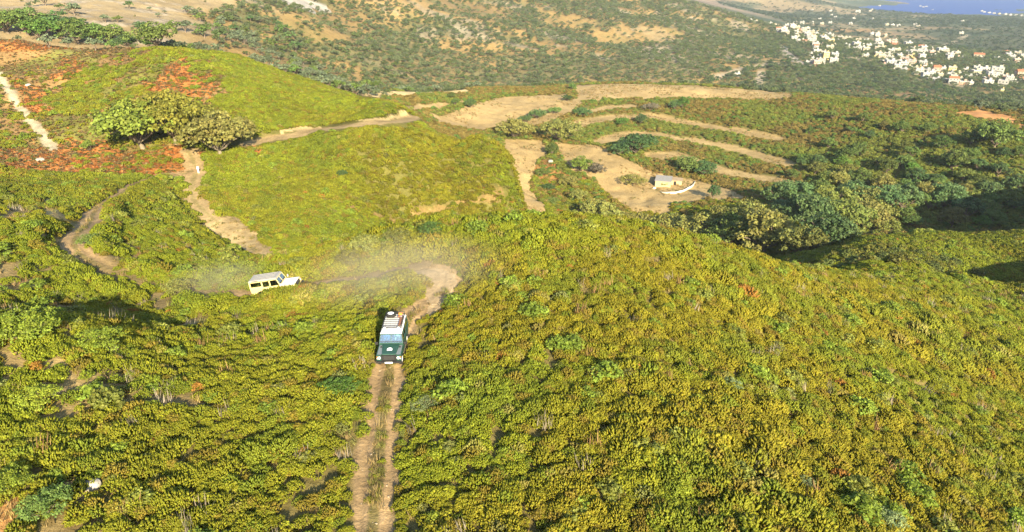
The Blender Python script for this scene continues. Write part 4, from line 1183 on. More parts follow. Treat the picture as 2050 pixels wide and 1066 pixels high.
def off_roader(name, label, paint, roofm, wingtop, rack, bonnetm, side_glass):
    """long-wheelbase boxy off-roader; x forward, y to its left"""
    e = empty(name, (0, 0, 0)); tag(e, label, "off-roader")
    fw, rw, wr = 1.46, -1.33, .385
    # lower body with wheel arches
    ar = arc(rw, .40, .50, math.pi, 0, 11)
    prof = [(-2.24, .60), (-2.24, 1.24), (.74, 1.24), (.74, .50)] + [(rw + .50, .50)] + [(x_, max(z_, .5)) for x_, z_ in reversed(ar)][1:-1] + [(rw - .50, .50), (rw - .5, .60)]
    body = MB().prism_y(prof, -.86, .86).build("body", paint, e, .02)
    MB().box(-2.20, .74, -.875, -.862, 1.12, 1.155).box(-2.20, .74, .862, .875, 1.12, 1.155).build("waist_strip", paint, body)
    for sd in (1, -1):
        MB().box(rw + .55, .72, .80 * sd - .06, .80 * sd + .06, .42, .496).build("side_sill", M['dust'], e, .01)
        af = arc(fw, .40, .50, 0, math.pi, 11)
        wp = [(.745, .52)] + [(fw - .5, .52)] + [(x_, max(z_, .52)) for x_, z_ in reversed(af)][1:-1] + [(fw + .5, .52), (2.06, .60), (2.08, .64), (2.08, 1.06), (.745, 1.115)]
        y0, y1 = (.52, .86) if sd > 0 else (-.86, -.52)
        w = MB().prism_y(wp, y0, y1).build("wing", paint, e, .02)
        yi = .66 if sd > 0 else -.66
        MB().hexa([(.80, yi - .15, 1.1125), (1.98, yi - .15, 1.062), (1.98, yi + .15, 1.062), (.80, yi + .15, 1.1125)],
                  [(.80, yi - .15, 1.1205), (1.98, yi - .15, 1.070), (1.98, yi + .15, 1.070), (.80, yi + .15, 1.1205)]).build("chequer_plate", wingtop, w)
        MB().box(.98, 1.12, yi - .06, yi + .06, 1.10, 1.125).build("air_vent", M['black'], w)
        h = MB().cyl((2.095, .66 * sd, .86), (1, 0, 0), .105, .05, 22).build("headlight", M['lamp'], e, .008)
        MB().cyl((2.088, .66 * sd, .86), (1, 0, 0), .122, .03, 22).build("bezel", M['black'], h)
        MB().cyl((2.095, .80 * sd, .93), (1, 0, 0), .038, .03, 14).build("indicator", M['amber'], e)
        MB().cyl((2.095, .80 * sd, .80), (1, 0, 0), .034, .03, 14).build("side_lamp", M['lamp'], e)
        MB().cyl((-2.25, .78 * sd, .92), (1, 0, 0), .04, .03, 14).build("tail_lamp", M['red'], e)
        arm = MB().bar((.80, .86 * sd, 1.22), (.86, 1.02 * sd, 1.28), .012).build("mirror_arm", M['black'], e)
        MB().box(.83, .88, 1.02 * sd - .10, 1.02 * sd + .10, 1.20, 1.42).build("mirror", M['white'] if paint is M['cream'] else M['black'], arm, .012)
    # bonnet, grille, bumper
    bn = MB().hexa([(.74, -.62, 1.115), (2.03, -.50, 1.045), (2.03, .50, 1.045), (.74, .62, 1.115)], [(.74, -.60, 1.215), (2.01, -.47, 1.125), (2.01, .47, 1.125), (.74, .60, 1.215)]).build("bonnet", bonnetm, e, .025, False, 3)
    MB().box(.70, 2.04, -.518, .518, .60, 1.04).build("engine_bay", M['black'], e)
    gr = MB().box(2.045, 2.075, -.515, .515, .68, 1.02).build("grille", M['black'], e)
    for k in range(5):
        MB().box(2.078, 2.092, -.36, .36, .72 + k * .058, .742 + k * .058).build("grille_slat", M['metal'], gr)
    MB().box(2.12, 2.27, -.88, .88, .50, .64).build("bumper", M['black'], e, .015)
    MB().box(2.272, 2.280, -.26, .26, .51, .625).build("number_plate", M['plate'], e)
    # cabin pillars, screens, panels
    zt = 1.86
    for sd in (1, -1):
        def pil(x0, x1, t0=None, t1=None, nm="pillar", z0=1.24, z1=zt):
            t0 = x0 if t0 is None else t0; t1 = x1 if t1 is None else t1
            fa, fb = (z0 - 1.24) / (zt - 1.24), (z1 - 1.24) / (zt - 1.24)
            ya, yb = .855 - .085 * fa, .855 - .085 * fb
            lo = [(x0, (ya - .05) * sd, z0), (x1, (ya - .05) * sd, z0), (x1, ya * sd, z0), (x0, ya * sd, z0)]
            hi = [(t0, (yb - .05) * sd, z1), (t1, (yb - .05) * sd, z1), (t1, yb * sd, z1), (t0, yb * sd, z1)]
            return MB().hexa(lo, hi).build(nm, paint, e)
        pil(.64, .735, .42, .50); pil(-.29, -.18); pil(-1.06, -.94); pil(-2.235, -2.10)
        pil(-2.10, .42, -2.10, .42, "top_rail", 1.78, zt)
        pil(-2.10, -1.06, -2.10, -1.06, "rear_panel", 1.24, 1.36)
        for x0, x1, t0, t1, nm, gm_, z0 in [(-.18, .64, -.18, .44, "front_door_window", M_side, 1.24), (-.94, -.29, -.94, -.29, "middle_door_window", side_glass, 1.24), (-2.10, -1.06, -2.10, -1.06, "rear_side_window", side_glass, 1.36)]:
            fa = (z0 - 1.24) / (zt - 1.24); fb = (1.78 - 1.24) / (zt - 1.24)
            ya, yb = .835 - .085 * fa, .835 - .085 * fb
            MB().hexa([(x0, (ya - .008) * sd, z0), (x1, (ya - .008) * sd, z0), (x1, ya * sd, z0), (x0, ya * sd, z0)], [(t0, (yb - .008) * sd, 1.78), (t1, (yb - .008) * sd, 1.78), (t1, yb * sd, 1.78), (t0, yb * sd, 1.78)]).build(nm, gm_, e)
        for k, xs in enumerate((-.235, -1.0, .70)):
            MB().box(xs - .006, xs + .006, .8605 * sd - .004, .8605 * sd + .004, .55, 1.11).build("door_seam", M['black'], body)
        for xs in (-.12, -.86):
            MB().box(xs, xs + .13, .868 * sd - .01, .868 * sd + .01, 1.04, 1.08).build("door_handle", M['black'], body)
        MB().box(-1.9, -1.3, .764 * sd - .006, .764 * sd + .006, 1.885, 1.935).build("alpine_window", M['black'], e)
    MB().hexa([(.70, -.79, 1.25), (.712, -.79, 1.25), (.712, .79, 1.25), (.70, .79, 1.25)], [(.46, -.73, 1.81), (.472, -.73, 1.81), (.472, .73, 1.81), (.46, .73, 1.81)]).build("windscreen", M_wind, e)
    MB().hexa([(.66, -.81, 1.215), (.75, -.81, 1.215), (.75, .81, 1.215), (.66, .81, 1.215)], [(.655, -.80, 1.27), (.735, -.80, 1.27), (.735, .80, 1.27), (.655, .80, 1.27)]).build("scuttle", paint, e)
    MB().hexa([(.655, -.02, 1.27), (.72, -.02, 1.27), (.72, .02, 1.27), (.655, .02, 1.27)], [(.44, -.02, 1.81), (.505, -.02, 1.81), (.505, .02, 1.81), (.44, .02, 1.81)]).build("screen_divider", paint, e)
    MB().box(.40, .50, -.76, .76, 1.795, 1.865).build("screen_header", paint, e, .01)
    rd = MB().box(-2.262, -2.242, -.40, .40, .62, 1.84).build("rear_door", paint, e, .008)
    MB().box(-2.272, -2.264, -.30, .30, 1.32, 1.76).build("rear_window", M_side, rd)
    for sd in (1, -1):
        MB().box(-2.24, -2.18, .42 * sd - .02, .42 * sd + .34 * sd, 1.24, 1.86).build("rear_corner", paint, e)
    rf = MB().hexa([(-2.27, -.785, 1.865), (.52, -.785, 1.865), (.52, .785, 1.865), (-2.27, .785, 1.865)], [(-2.20, -.70, 2.0), (.44, -.70, 1.975), (.44, .70, 1.975), (-2.20, .70, 2.0)]).build("roof", roofm, e, .035, False, 3)
    for k in range(4):
        MB().box(-2.0, .2, -.5 + k * .33, -.47 + k * .33, 1.985, 2.012).build("roof_rib", roofm, rf)
    # inside
    MB().box(-2.2, .70, -.80, .80, 1.0, 1.245).build("cabin_floor", M['black'], e)
    MB().box(.50, .68, -.78, .78, 1.245, 1.36).build("dashboard", M['black'], e, .02)
    for y_ in (-.38, .38):
        s_ = MB().box(-.20, .28, y_ - .24, y_ + .24, 1.246, 1.30).build("seat", M['seat'], e, .02)
        MB().hexa([(-.26, y_ - .23, 1.30), (-.14, y_ - .23, 1.30), (-.14, y_ + .23, 1.30), (-.26, y_ + .23, 1.30)], [(-.38, y_ - .21, 1.74), (-.28, y_ - .21, 1.74), (-.28, y_ + .21, 1.74), (-.38, y_ + .21, 1.74)]).build("seat_back", M['seat'], s_, .03)
    st = MB().lathe_y([(.17, -.012), (.19, 0), (.17, .012), (.155, 0), (.17, -.012)], 0, 0, 20).build("steering_wheel", M['black'], e, 0, True)
    st.location = (.46, .38, 1.44); st.rotation_euler = (0, 0, math.radians(75))
    # wheels
    def wheel(cx, cy, cz, parent, flat=False, nm="wheel"):
        we = bpy.data.objects.new(nm, None); COL.objects.link(we); we.parent = parent; we.location = (cx, cy, cz)
        if flat: we.rotation_euler = (math.radians(90), 0, 0)
        MB().lathe_y([(.235, -.10), (.34, -.115), (.375, -.09), (.385, -.03), (.385, .03), (.375, .09), (.34, .115), (.235, .10), (.235, -.10)], 0, 0, 30).build("tyre", M['rubber'], we, 0, True)
        MB().lathe_y([(.0, -.055), (.06, -.055), (.08, -.035), (.17, -.03), (.20, -.07), (.238, -.098), (.238, .098), (.20, .07), (.17, .03), (.08, .035), (.06, .055), (0, .055)], 0, 0, 24).build("rim", M['rim'], we, 0, True)
        return we
    for x_ in (fw, rw):
        for y_ in (.74, -.74):
            wheel(x_, y_, wr, e)
    MB().box(rw - .1, rw + .1, -.7, .7, .33, .45).box(fw - .1, fw + .1, -.7, .7, .33, .45).box(-2.0, 2.0, -.42, -.34, .48, .60).box(-2.0, 2.0, .34, .42, .48, .60).build("chassis", M['black'], e)
    if rack:
        rk = bpy.data.objects.new("roof_rack", None); COL.objects.link(rk); rk.parent = e
        b = MB()
        for z_ in (2.09, 2.22):
            b.bar((-2.2, -.68, z_), (-.02, -.68, z_), .016).bar((-2.2, .68, z_), (-.02, .68, z_), .016).bar((-.02, -.68, z_), (-.02, .68, z_), .016).bar((-2.2, -.68, z_), (-2.2, .68, z_), .016)
        b.build("rail", M['black'], rk)
        for x_ in np.linspace(-2.1, -.10, 8):
            MB().bar((x_, -.68, 2.075), (x_, .68, 2.075), .016).build("cross_bar", M['black'], rk)
        for x_ in (-2.1, -1.4, -.7, -.1):
            for y_ in (-.68, .68):
                MB().bar((x_, y_, 1.97), (x_, y_, 2.22), .014).build("upright", M['black'], rk)
        for y_ in (-.48, .48):
            l_ = MB().cyl((.06, y_, 2.10), (1, 0, .12), .085, .07, 18).build("spot_lamp", M['lamp'], rk)
            MB().cyl((.035, y_, 2.10), (1, 0, .12), .098, .06, 18).build("lamp_shell", M['black'], l_)
        wheel(-1.82, -.30, 2.20, rk, True, "spare_wheel")
        MB().box(-1.5, -.25, .42, .56, 2.095, 2.14).build("board", M['wood'], rk, .01)
        MB().box(-1.75, -.40, .585, .655, 2.095, 2.13).build("plank", M['wood'], rk, .01)
        MB().box(-2.06, -1.86, .26, .52, 2.095, 2.25).build("fuel_can", M['amber'], rk, .03)
        MB().box(-1.70, -1.52, .25, .40, 2.095, 2.20).build("tool_bag", M['wood'], rk, .03)
        # round-topped white emblem on the bonnet
        z0 = lambda x_: 1.2185 + (x_ - .74) * (1.1275 - 1.215) / 1.27
        pts = [(1.62, -.18), (1.62, .18), (1.47, .185)] + [(1.47 - .21 * math.sin(a), .185 * math.cos(a)) for a in np.linspace(0.12, math.pi - .12, 12)] + [(1.47, -.185)]
        em = MB(); em.hexa([(x_, y_, z0(x_) + .004) for x_, y_ in pts], [(x_, y_, z0(x_) + .007) for x_, y_ in pts]); em = em.build("emblem", M['emblem'], bn)
        pts = [(1.46, -.14), (1.46, .14), (1.40, .10), (1.36, .04), (1.39, -.02), (1.34, -.08), (1.42, -.12)]
        MB().hexa([(x_, y_, z0(x_) + .0075) for x_, y_ in pts], [(x_, y_, z0(x_) + .009) for x_, y_ in pts]).build("emblem_hill", M['emblemblue'], em)
        MB().hexa([(1.50, -.12, z0(1.50) + .0075), (1.515, -.12, z0(1.515) + .0075), (1.515, .12, z0(1.515) + .0075), (1.50, .12, z0(1.50) + .0075)],
                  [(1.50, -.12, z0(1.50) + .009), (1.515, -.12, z0(1.515) + .009), (1.515, .12, z0(1.515) + .009), (1.50, .12, z0(1.50) + .009)]).build("emblem_band", M['emblemblue'], em)
    return e

def park(e, x, y, heading):
    """rest the four wheels on the ground; heading = map angle of the vehicle's nose"""
    d = Vector((math.cos(heading), math.sin(heading), 0)); l = Vector((-d.y, d.x, 0))
    P = {}
    for a, fx in (('f', 1.46), ('r', -1.33)):
        for b, sy in (('l', .74), ('r', -.74)):
            q = Vector((x, y, 0)) + d * fx + l * sy
            P[a + b] = Vector((q.x, q.y, Hs(q.x, q.y)))
    fwd = ((P['fl'] + P['fr']) - (P['rl'] + P['rr'])).normalized()
    lef = ((P['fl'] + P['rl']) - (P['fr'] + P['rr'])).normalized()
    up = fwd.cross(lef).normalized(); lef = up.cross(fwd)
    mid = (P['fl'] + P['fr'] + P['rl'] + P['rr']) / 4
    org = mid - fwd * ((1.46 - 1.33) / 2) + up * -.02
    R = Matrix((fwd, lef, up)).transposed()
    e.matrix_world = Matrix.Translation(org) @ R.to_4x4()
    return e.matrix_world.copy()

def line_point(L, p):
    k = int(np.argmin(np.hypot(L[:, 0] - p[0], L[:, 1] - p[1])))
    k0, k1 = max(k - 2, 0), min(k + 2, len(L) - 1)
    t = L[k1] - L[k0]
    return L[k], math.atan2(t[1], t[0])

# ------------------------------------------------------------------ people
M_skin = mat("skin", (.46, .28, .19), .6, .3)
def person(name, label, joints, edges, radii, cloth, parts, mtx):
    """one continuous body grown over a skeleton; hair and clothes follow"""
    me = bpy.data.meshes.new(name)
    names = list(joints)
    me.from_pydata([joints[k] for k in names], [(names.index(a), names.index(b)) for a, b in edges], [])
    o = bpy.data.objects.new(name, me); COL.objects.link(o)
    md = o.modifiers.new("skin", 'SKIN')
    sv = me.skin_vertices[0].data if me.skin_vertices else None
    if sv is None:
        bm = bmesh.new(); bm.from_mesh(me); bm.verts.layers.skin.verify(); bm.to_mesh(me); bm.free()
        sv = me.skin_vertices[0].data
    for k, nme in enumerate(names):
        r = radii[nme]; sv[k].radius = r if isinstance(r, tuple) else (r, r)
        sv[k].use_root = nme == 'pelvis'
    o.modifiers.new("smooth", 'SUBSURF').levels = 1
    o.modifiers["smooth"].render_levels = 1
    md.use_smooth_shade = True
    me.materials.append(cloth)
    o.matrix_world = mtx
    tag(o, label, "person")
    for nm, build, m in parts:
        b = build(); b.build(nm, m, o, 0, True)
    return o
def ball(b, c_, rx, ry, rz, n=12):
    r = bmesh.ops.create_uvsphere(b.bm, u_segments=n, v_segments=8, radius=1)
    for v in r['verts']:
        v.co = Vector((v.co.x * rx + c_[0], v.co.y * ry + c_[1], v.co.z * rz + c_[2]))
    return b
def head_parts(hx, hz, hair):
    def face(): return ball(MB(), (hx, 0, hz), .095, .078, .118)
    def nose(): return ball(MB(), (hx + .095, 0, hz - .01), .022, .014, .022, 8)
    def hr(): return ball(MB(), (hx - .018, 0, hz + .03), .094, .084, .105)
    def eyes():
        b = MB(); ball(b, (hx + .083, .032, hz + .012), .012, .014, .010, 8); ball(b, (hx + .083, -.032, hz + .012), .012, .014, .010, 8); return b
    def mouth(): return ball(MB(), (hx + .086, 0, hz - .055), .010, .026, .007, 8)
    def ears():
        b = MB(); ball(b, (hx, .08, hz), .02, .012, .03, 8); ball(b, (hx, -.08, hz), .02, .012, .03, 8); return b
    return [("head", face, M_skin), ("nose", nose, M_skin), ("hair", hr, hair), ("eyes", eyes, M['black']), ("mouth", mouth, M['red']), ("ears", ears, M_skin)]
M_hair = mat("dark_hair", (.03, .02, .015), .7, .3)
E = [('pelvis','spine'),('spine','chest'),('chest','neck'),('chest','shl'),('shl','ell'),('ell','hal'),('chest','shr'),('shr','elr'),('elr','har'),
     ('pelvis','hil'),('hil','knl'),('knl','anl'),('anl','tol'),('pelvis','hir'),('hir','knr'),('knr','anr'),('anr','tor')]
RAD = dict(pelvis=(.15,.12), spine=(.15,.11), chest=(.17,.12), neck=.055, shl=.07, ell=.05, hal=.035, shr=.07, elr=.05, har=.035, hil=.10, knl=.068, anl=.045, tol=.035, hir=.10, knr=.068, anr=.045, tor=.035)
def hand(x_, y_, z_, sd, curl):
    def f():
        b = MB(); ball(b, (x_, y_, z_), .045, .022, .05, 10)
        for k in range(4):
            o_ = (k - 1.5) * .020
            b.bar((x_ + o_, y_, z_ - .03), (x_ + o_ + curl * .02, y_, z_ - .07 - .012 * (1 if k in (1, 2) else 0)), .009, 6)
            b.bar((x_ + o_ + curl * .02, y_, z_ - .07), (x_ + o_ + curl * .05, y_, z_ - .105 - .01 * (1 if k in (1, 2) else 0)), .008, 6)
        b.bar((x_ + .04, y_, z_ + .01), (x_ + .075, y_, z_ - .03), .010, 6)
        return b
    return f
def standing(name, label, mtx, shirt):
    J = dict(pelvis=(0,0,.93), spine=(.01,0,1.10), chest=(.0,0,1.32), neck=(.01,0,1.48), shl=(0,.19,1.40), ell=(.02,.27,1.12), hal=(.12,.27,.90), shr=(0,-.19,1.40), elr=(.02,-.27,1.12), har=(.12,-.27,.90),
             hil=(0,.09,.86), knl=(.03,.11,.49), anl=(0,.12,.09), tol=(.14,.13,.04), hir=(0,-.09,.86), knr=(.06,-.11,.49), anr=(.02,-.12,.09), tor=(.16,-.13,.04))
    return person(name, label, J, E, RAD, shirt, head_parts(.02, 1.62, M_hair) + [("hand", hand(.14, .27, .86, 1, 1), M_skin), ("hand", hand(.14, -.27, .86, -1, 1), M_skin)], mtx)
def seated(name, label, mtx, shirt, wheel_):
    hx = .36 if wheel_ else .22
    hz = .18 if wheel_ else -.02
    J = dict(pelvis=(-.10,0,.10), spine=(-.13,0,.24), chest=(-.17,0,.38), neck=(-.17,0,.47), shl=(-.15,.18,.40), ell=(.05,.22,.20), hal=(hx,.14,hz+.02), shr=(-.15,-.18,.40), elr=(.05,-.22,.20), har=(hx,-.14,hz+.02),
             hil=(-.06,.10,.08), knl=(.24,.12,.09), anl=(.30,.12,-.10), tol=(.36,.12,-.12), hir=(-.06,-.10,.08), knr=(.24,-.12,.09), anr=(.30,-.12,-.10), tor=(.36,-.12,-.12))
    R_ = {k: (tuple(q * .85 for q in v) if isinstance(v, tuple) else v * .85) for k, v in RAD.items()}
    return person(name, label, J, E, R_, shirt, head_parts(-.15, .56, M_hair) + [("hand", hand(hx, .14, hz + .04, 1, 1), M_skin), ("hand", hand(hx, -.14, hz + .04, -1, 1), M_skin)], mtx)

# the dark green vehicle coming down the track
pt, hd = line_point(TRACK1, cast(786, 706))
car1 = off_roader("off_road_vehicle", "dark green long off-roader with white roof and loaded roof rack on the rutted track", M['green'], M['white'], M['chequer'], True, M['green'], M_side)
m1 = park(car1, pt[0], pt[1], hd + math.pi)
# the cream vehicle half hidden on the lane behind
pt2, hd2 = line_point(TRACK1, cast(556, 588))
car2 = off_roader("off_road_vehicle", "cream off-roader with grey roof half hidden by shrubs on the lane behind", M['cream'], M['greyroof'], M['white'], False, M['white'], M_reflect_tint)
m2 = park(car2, pt2[0], pt2[1], hd2 + math.pi)
M_blue = mat("blue_shirt", (.10, .22, .50), .8, .2); M_wsh = mat("white_clothes", (.80, .79, .77), .8, .2); M_tan = mat("tan_shirt", (.40, .32, .2), .8, .2)
seated("person", "person in white shirt at the wheel of the dark green off-roader", m1 @ Matrix.Translation((.04, .38, 1.30)), M_wsh, True)
seated("person", "person in blue shirt in the passenger seat of the dark green off-roader", m1 @ Matrix.Translation((.04, -.38, 1.30)), M_blue, False)
seated("person", "person in tan shirt driving the cream off-roader", m2 @ Matrix.Translation((.04, .38, 1.30)), M_tan, True)
px_, py_ = cast(398, 347)
standing("person", "person in white clothes standing at the pale track junction", Matrix.Translation((px_, py_, Hs(px_, py_))) @ Matrix.Rotation(math.radians(-100), 4, 'Z'), M_wsh)

# ------------------------------------------------------------------ hut, its yard wall, rocks
M_hutwall = mat("hut_limewash", (.44, .36, .20), .9, .1, 0, 2.5, .3, .2)
M_hutroof = mat("hut_concrete_roof", (.25, .24, .225), .9, .1, 0, 1.5, .2, .2)
M_hutroof2 = mat("hut_clay_roof", (.31, .235, .15), .9, .1, 0, 1.5, .2, .25)
M_limewash = mat("white_limewash", (.52, .48, .38), .9, .1, 0, 3, .4, .15)
M_rock = mat("pale_limestone", (.38, .34, .28), .9, .1, 0, 2.2, .6, .3)
hx, hy = cast(1338, 372, 180)
hz = min(Hs(hx + a, hy + b) for a in (-5, 0, 5) for b in (-2, 0, 4))
hut = tag(empty("stone_hut", (hx, hy, hz), math.radians(-16)), "low L-shaped stone hut with grey concrete roof in the tan field", "hut")
MB().box(-5.0, 0.9, -1.9, 4.6, -.5, 2.35).build("wall", M_hutwall, hut, .03)
MB().box(.905, 4.9, 1.2, 4.5, -.5, 2.1).build("wing_wall", M_hutwall, hut, .03)
MB().hexa([(-5.25, -2.15, 2.36), (1.15, -2.15, 2.36), (1.15, 4.85, 2.52), (-5.25, 4.85, 2.52)], [(-5.25, -2.15, 2.58), (1.15, -2.15, 2.58), (1.15, 4.85, 2.74), (-5.25, 4.85, 2.74)]).build("roof", M_hutroof, hut, .03)
MB().hexa([(1.16, .95, 2.11), (5.15, .95, 2.11), (5.15, 4.75, 2.25), (1.16, 4.75, 2.25)], [(1.16, .95, 2.28), (5.15, .95, 2.28), (5.15, 4.75, 2.42), (1.16, 4.75, 2.42)]).build("wing_roof", M_hutroof2, hut, .03)
dr = MB().box(1.95, 2.75, 1.14, 1.19, -.1, 1.75).build("door", M['black'], hut)
MB().box(1.86, 1.945, 1.12, 1.195, -.1, 1.85).box(2.755, 2.84, 1.12, 1.195, -.1, 1.85).box(1.945, 2.755, 1.12, 1.195, 1.755, 1.85).build("door_frame", M['wood'], dr)
wd = MB().box(.91, .95, -.9, -.2, .9, 1.6).build("window", M['black'], hut)
MB().box(.91, .99, -1.0, -.1, .80, .89).build("sill", M_hutwall, wd)

def yard_wall():
    pts = smooth_line(world_line([(1322,385),(1336,388),(1352,388),(1368,384),(1382,377),(1391,369),(1391,364)], 180, 4), 2)
    V = []; F = []
    cx, cy = pts.mean(0)
    g = np.random.default_rng(5)
    for k, p in enumerate(pts):
        t = pts[min(k + 1, len(pts) - 1)] - pts[max(k - 1, 0)]; t = t / (np.linalg.norm(t) + 1e-9)
        nrm = np.array([-t[1], t[0]]); z = Hs(*p)
        f = k / (len(pts) - 1)
        h_ = .7 * (.35 + .65 * sstep(0, .3, f)) * (1 - .5 * sstep(.75, 1, f)) + g.normal(0, .05)
        for s_, zz in ((-.28, -.6), (-.24, h_), (.24, h_), (.28, -.6)):
            q = p + nrm * s_; V.append((q[0], q[1], z + zz))
    for k in range(len(pts) - 1):
        a, b = k * 4, k * 4 + 4
        for j in range(3):
            F.append((a + j, b + j, b + j + 1, a + j + 1))
    F.append((0, 1, 2, 3)); e_ = (len(pts) - 1) * 4; F.append((e_ + 3, e_ + 2, e_ + 1, e_))
    me = raw_mesh("yard_wall", V, F, None, M_limewash)
    tag(link("yard_wall", me), "curved whitewashed retaining wall round the hut's yard", "wall")
yard_wall()

def rock(name, u, v, wpx, label, m, ymin=0, flat=.55, group=None):
    x, y = cast(u, v, ymin); z = Hs(x, y); w = wpx * depth_at(x, y, z) / FPX
    b = MB(); bmesh.ops.create_icosphere(b.bm, subdivisions=3, radius=1)
    sd = random.random() * 50
    P_ = np.array([v_.co[:] for v_ in b.bm.verts])
    nn = 1 + .55 * (fbm(P_[:, 0] * 1.2 + sd, P_[:, 1] * 1.2 + P_[:, 2] * .9, .9, 5, 3) - .5)
    P_ = P_ * nn[:, None]
    P_ = np.sign(P_) * np.abs(P_) ** .8
    for k, v_ in enumerate(b.bm.verts):
        v_.co = Vector((P_[k, 0] * w * .5, P_[k, 1] * w * .42, P_[k, 2] * w * .5 * flat))
    o = b.build(name, m, None); o.location = (x, y, z + w * .08); o.rotation_euler = (0, 0, random.uniform(0, 6))
    return tag(o, label, "rock", group)
rock("boulder", 182, 975, 36, "pale grey boulder on dry turf among lime-green bushes", M_rock)
rock("boulder", 80, 322, 18, "long pale boulder lying in the red bracken", M_rock, 100, .4)
rock("boulder", 57, 172, 10, "small white boulder on a rusty patch of the slope", M_rock, 100, .6)
rock("boulder", 1103, 326, 14, "pale blue-grey boulder at the head of the small valley", M_rock, 180, .6)
rock("boulder", 1562, 434, 16, "pale stone block beside the ravine trees", M_limewash, 150, .5)
rock("boulder", 850, 463, 14, "tan stone on the rim near the dusty turn", M_rock, 0, .7)
rock("boulder", 1310, 378, 8, "small white stone beside the end of the yard wall", M_limewash, 180, .6)

# ------------------------------------------------------------------ village
WALLS = dict(white=mat("house_white", (.36, .345, .30), .85, .2, 0, .25, 0, .08), cream=mat("house_cream", (.34, .29, .19), .85, .2, 0, .25, 0, .08), yellow=mat("house_yellow", (.50, .38, .16), .85, .2, 0, .25, 0, .08),
             grey=mat("house_grey", (.30, .30, .30), .85, .2, 0, .25, 0, .1), pink=mat("house_salmon", (.42, .26, .19), .85, .2, 0, .25, 0, .08))
M_flat = mat("house_flat_roof", (.36, .345, .32), .9, .1, 0, .3, 0, .15)
M_tile = mat("house_tile_roof", (.30, .12, .06), .9, .1, 0, .6, 0, .2)
M_shut = mat("house_shutter", (.06, .07, .08), .6, .3); M_door = mat("house_door", (.16, .09, .05), .7, .2)
HOUSE_MESH = {}
WN = {}
def house_parts(col, roof, st, wclass):
    key = (col, roof, st, wclass)
    if key in HOUSE_MESH: return HOUSE_MESH[key]
    asp = [.75, 1.0][wclass % 2]          # unit house: 10 m wide
    W_, D_, h_ = 10.0, 10.0 * asp, 3.1 * st
    wall = MB().box(-W_/2, W_/2, -D_/2, D_/2, -2.5, h_).mesh("house_wall", WALLS[col])
    if roof == 'flat':
        b = MB().box(-W_/2 - .2, W_/2 + .2, -D_/2 - .2, D_/2 + .2, h_ + .002, h_ + .25)
        b.box(-W_/2, W_/2, -D_/2, -D_/2 + .25, h_ + .252, h_ + .8).box(-W_/2, W_/2, D_/2 - .25, D_/2, h_ + .252, h_ + .8)
        b.box(-W_/2, -W_/2 + .25, -D_/2 + .26, D_/2 - .26, h_ + .252, h_ + .8).box(W_/2 - .25, W_/2, -D_/2 + .26, D_/2 - .26, h_ + .252, h_ + .8)
        rf = b.mesh("house_roof", M_flat)
        ex = MB().box(W_*.1, W_*.38, 0, D_*.3, h_ + .253, h_ + 2.4).mesh("house_stairhead", WALLS[col])
    else:
        rf = MB().hexa([(-W_/2 - .4, -D_/2 - .4, h_ + .002), (W_/2 + .4, -D_/2 - .4, h_ + .002), (W_/2 + .4, D_/2 + .4, h_ + .002), (-W_/2 - .4, D_/2 + .4, h_ + .002)],
                       [(-W_/2 + .1, -.15, h_ + D_*.24), (W_/2 - .1, -.15, h_ + D_*.24), (W_/2 - .1, .15, h_ + D_*.24), (-W_/2 + .1, .15, h_ + D_*.24)]).mesh("house_roof", M_tile)
        ex = MB().box(W_*.2, W_*.27, D_*.1, D_*.17, h_ + .3, h_ + D_*.24 + .7).mesh("house_chimney", WALLS[col])
    HOUSE_MESH[key] = (wall, rf, ex, W_, D_, h_)
    return HOUSE_MESH[key]
win_me = MB().box(-.6, .6, -.05, .05, -.65, .65).mesh("house_window", M_shut)
door_me = MB().box(-.5, .5, -.05, .05, -1.05, 1.05).mesh("house_door", M_door)
balc_me = MB().box(-2.2, 2.2, -1.3, 0, -.1, .1).box(-2.2, 2.2, -1.3, -1.22, .102, .95).mesh("house_balcony", WALLS['white'])
CNAME = dict(white="white", cream="cream", yellow="yellow ochre", grey="grey", pink="salmon")
def house(x, y, w, col, roof, st, label=None, group=True, dscale=1.0, rz=None, place="of the hillside village"):
    wall, rf, ex, W_, D_, h_ = house_parts(col, roof, st, random.randrange(2))
    s_ = w / 10.0
    rz = random.uniform(-.35, .35) - .35 if rz is None else rz
    z = Hs(x, y)
    e = empty("village_house", (x, y, z), rz); sv = .8 + .2 * min(s_, 1.3); e.scale = (s_, s_ * dscale, sv)
    txt = "%s %s %s house %s" % ({1: "single-storey", 2: "two-storey", 3: "three-storey"}[st], CNAME[col], "flat-roofed" if roof == 'flat' else "tile-roofed", place)
    tag(e, label or txt, "house", None if label else txt.replace(" house ", " houses "))
    link("wall", wall, e); r_ = link("roof", rf, e); link("stairhead" if roof == 'flat' else "chimney", ex, r_)
    for f in range(st):
        zz = 1.65 + 3.1 * f
        for k, xx in enumerate((-3.2, 0, 3.2)):
            if f == 0 and k == 1:
                d_ = link("door", door_me, e); d_.location = (xx, -D_/2 - .03, 1.08)
            else:
                d_ = link("window", win_me, e); d_.location = (xx, -D_/2 - .03, zz)
        for yy in (-D_*.22, D_*.22):
            d_ = link("window", win_me, e); d_.location = (W_/2 + .03, yy, zz); d_.rotation_euler = (0, 0, math.pi / 2)
        if f >= 1:
            d_ = link("balcony", balc_me, e); d_.location = (1.2, -D_/2 - .002, 3.1 * f)
    return e
def vpx(zx, zy, w, fr):
    ox, oy, k = (1540, 30, 7.885) if fr == 5 else (1760, 70, 7.069)
    u, v = ox + zx / k, oy + zy / k + .5
    x, y = cast(u, v, 560)
    return x, y, (w / k) * depth_at(x, y, Hs(x, y)) / FPX
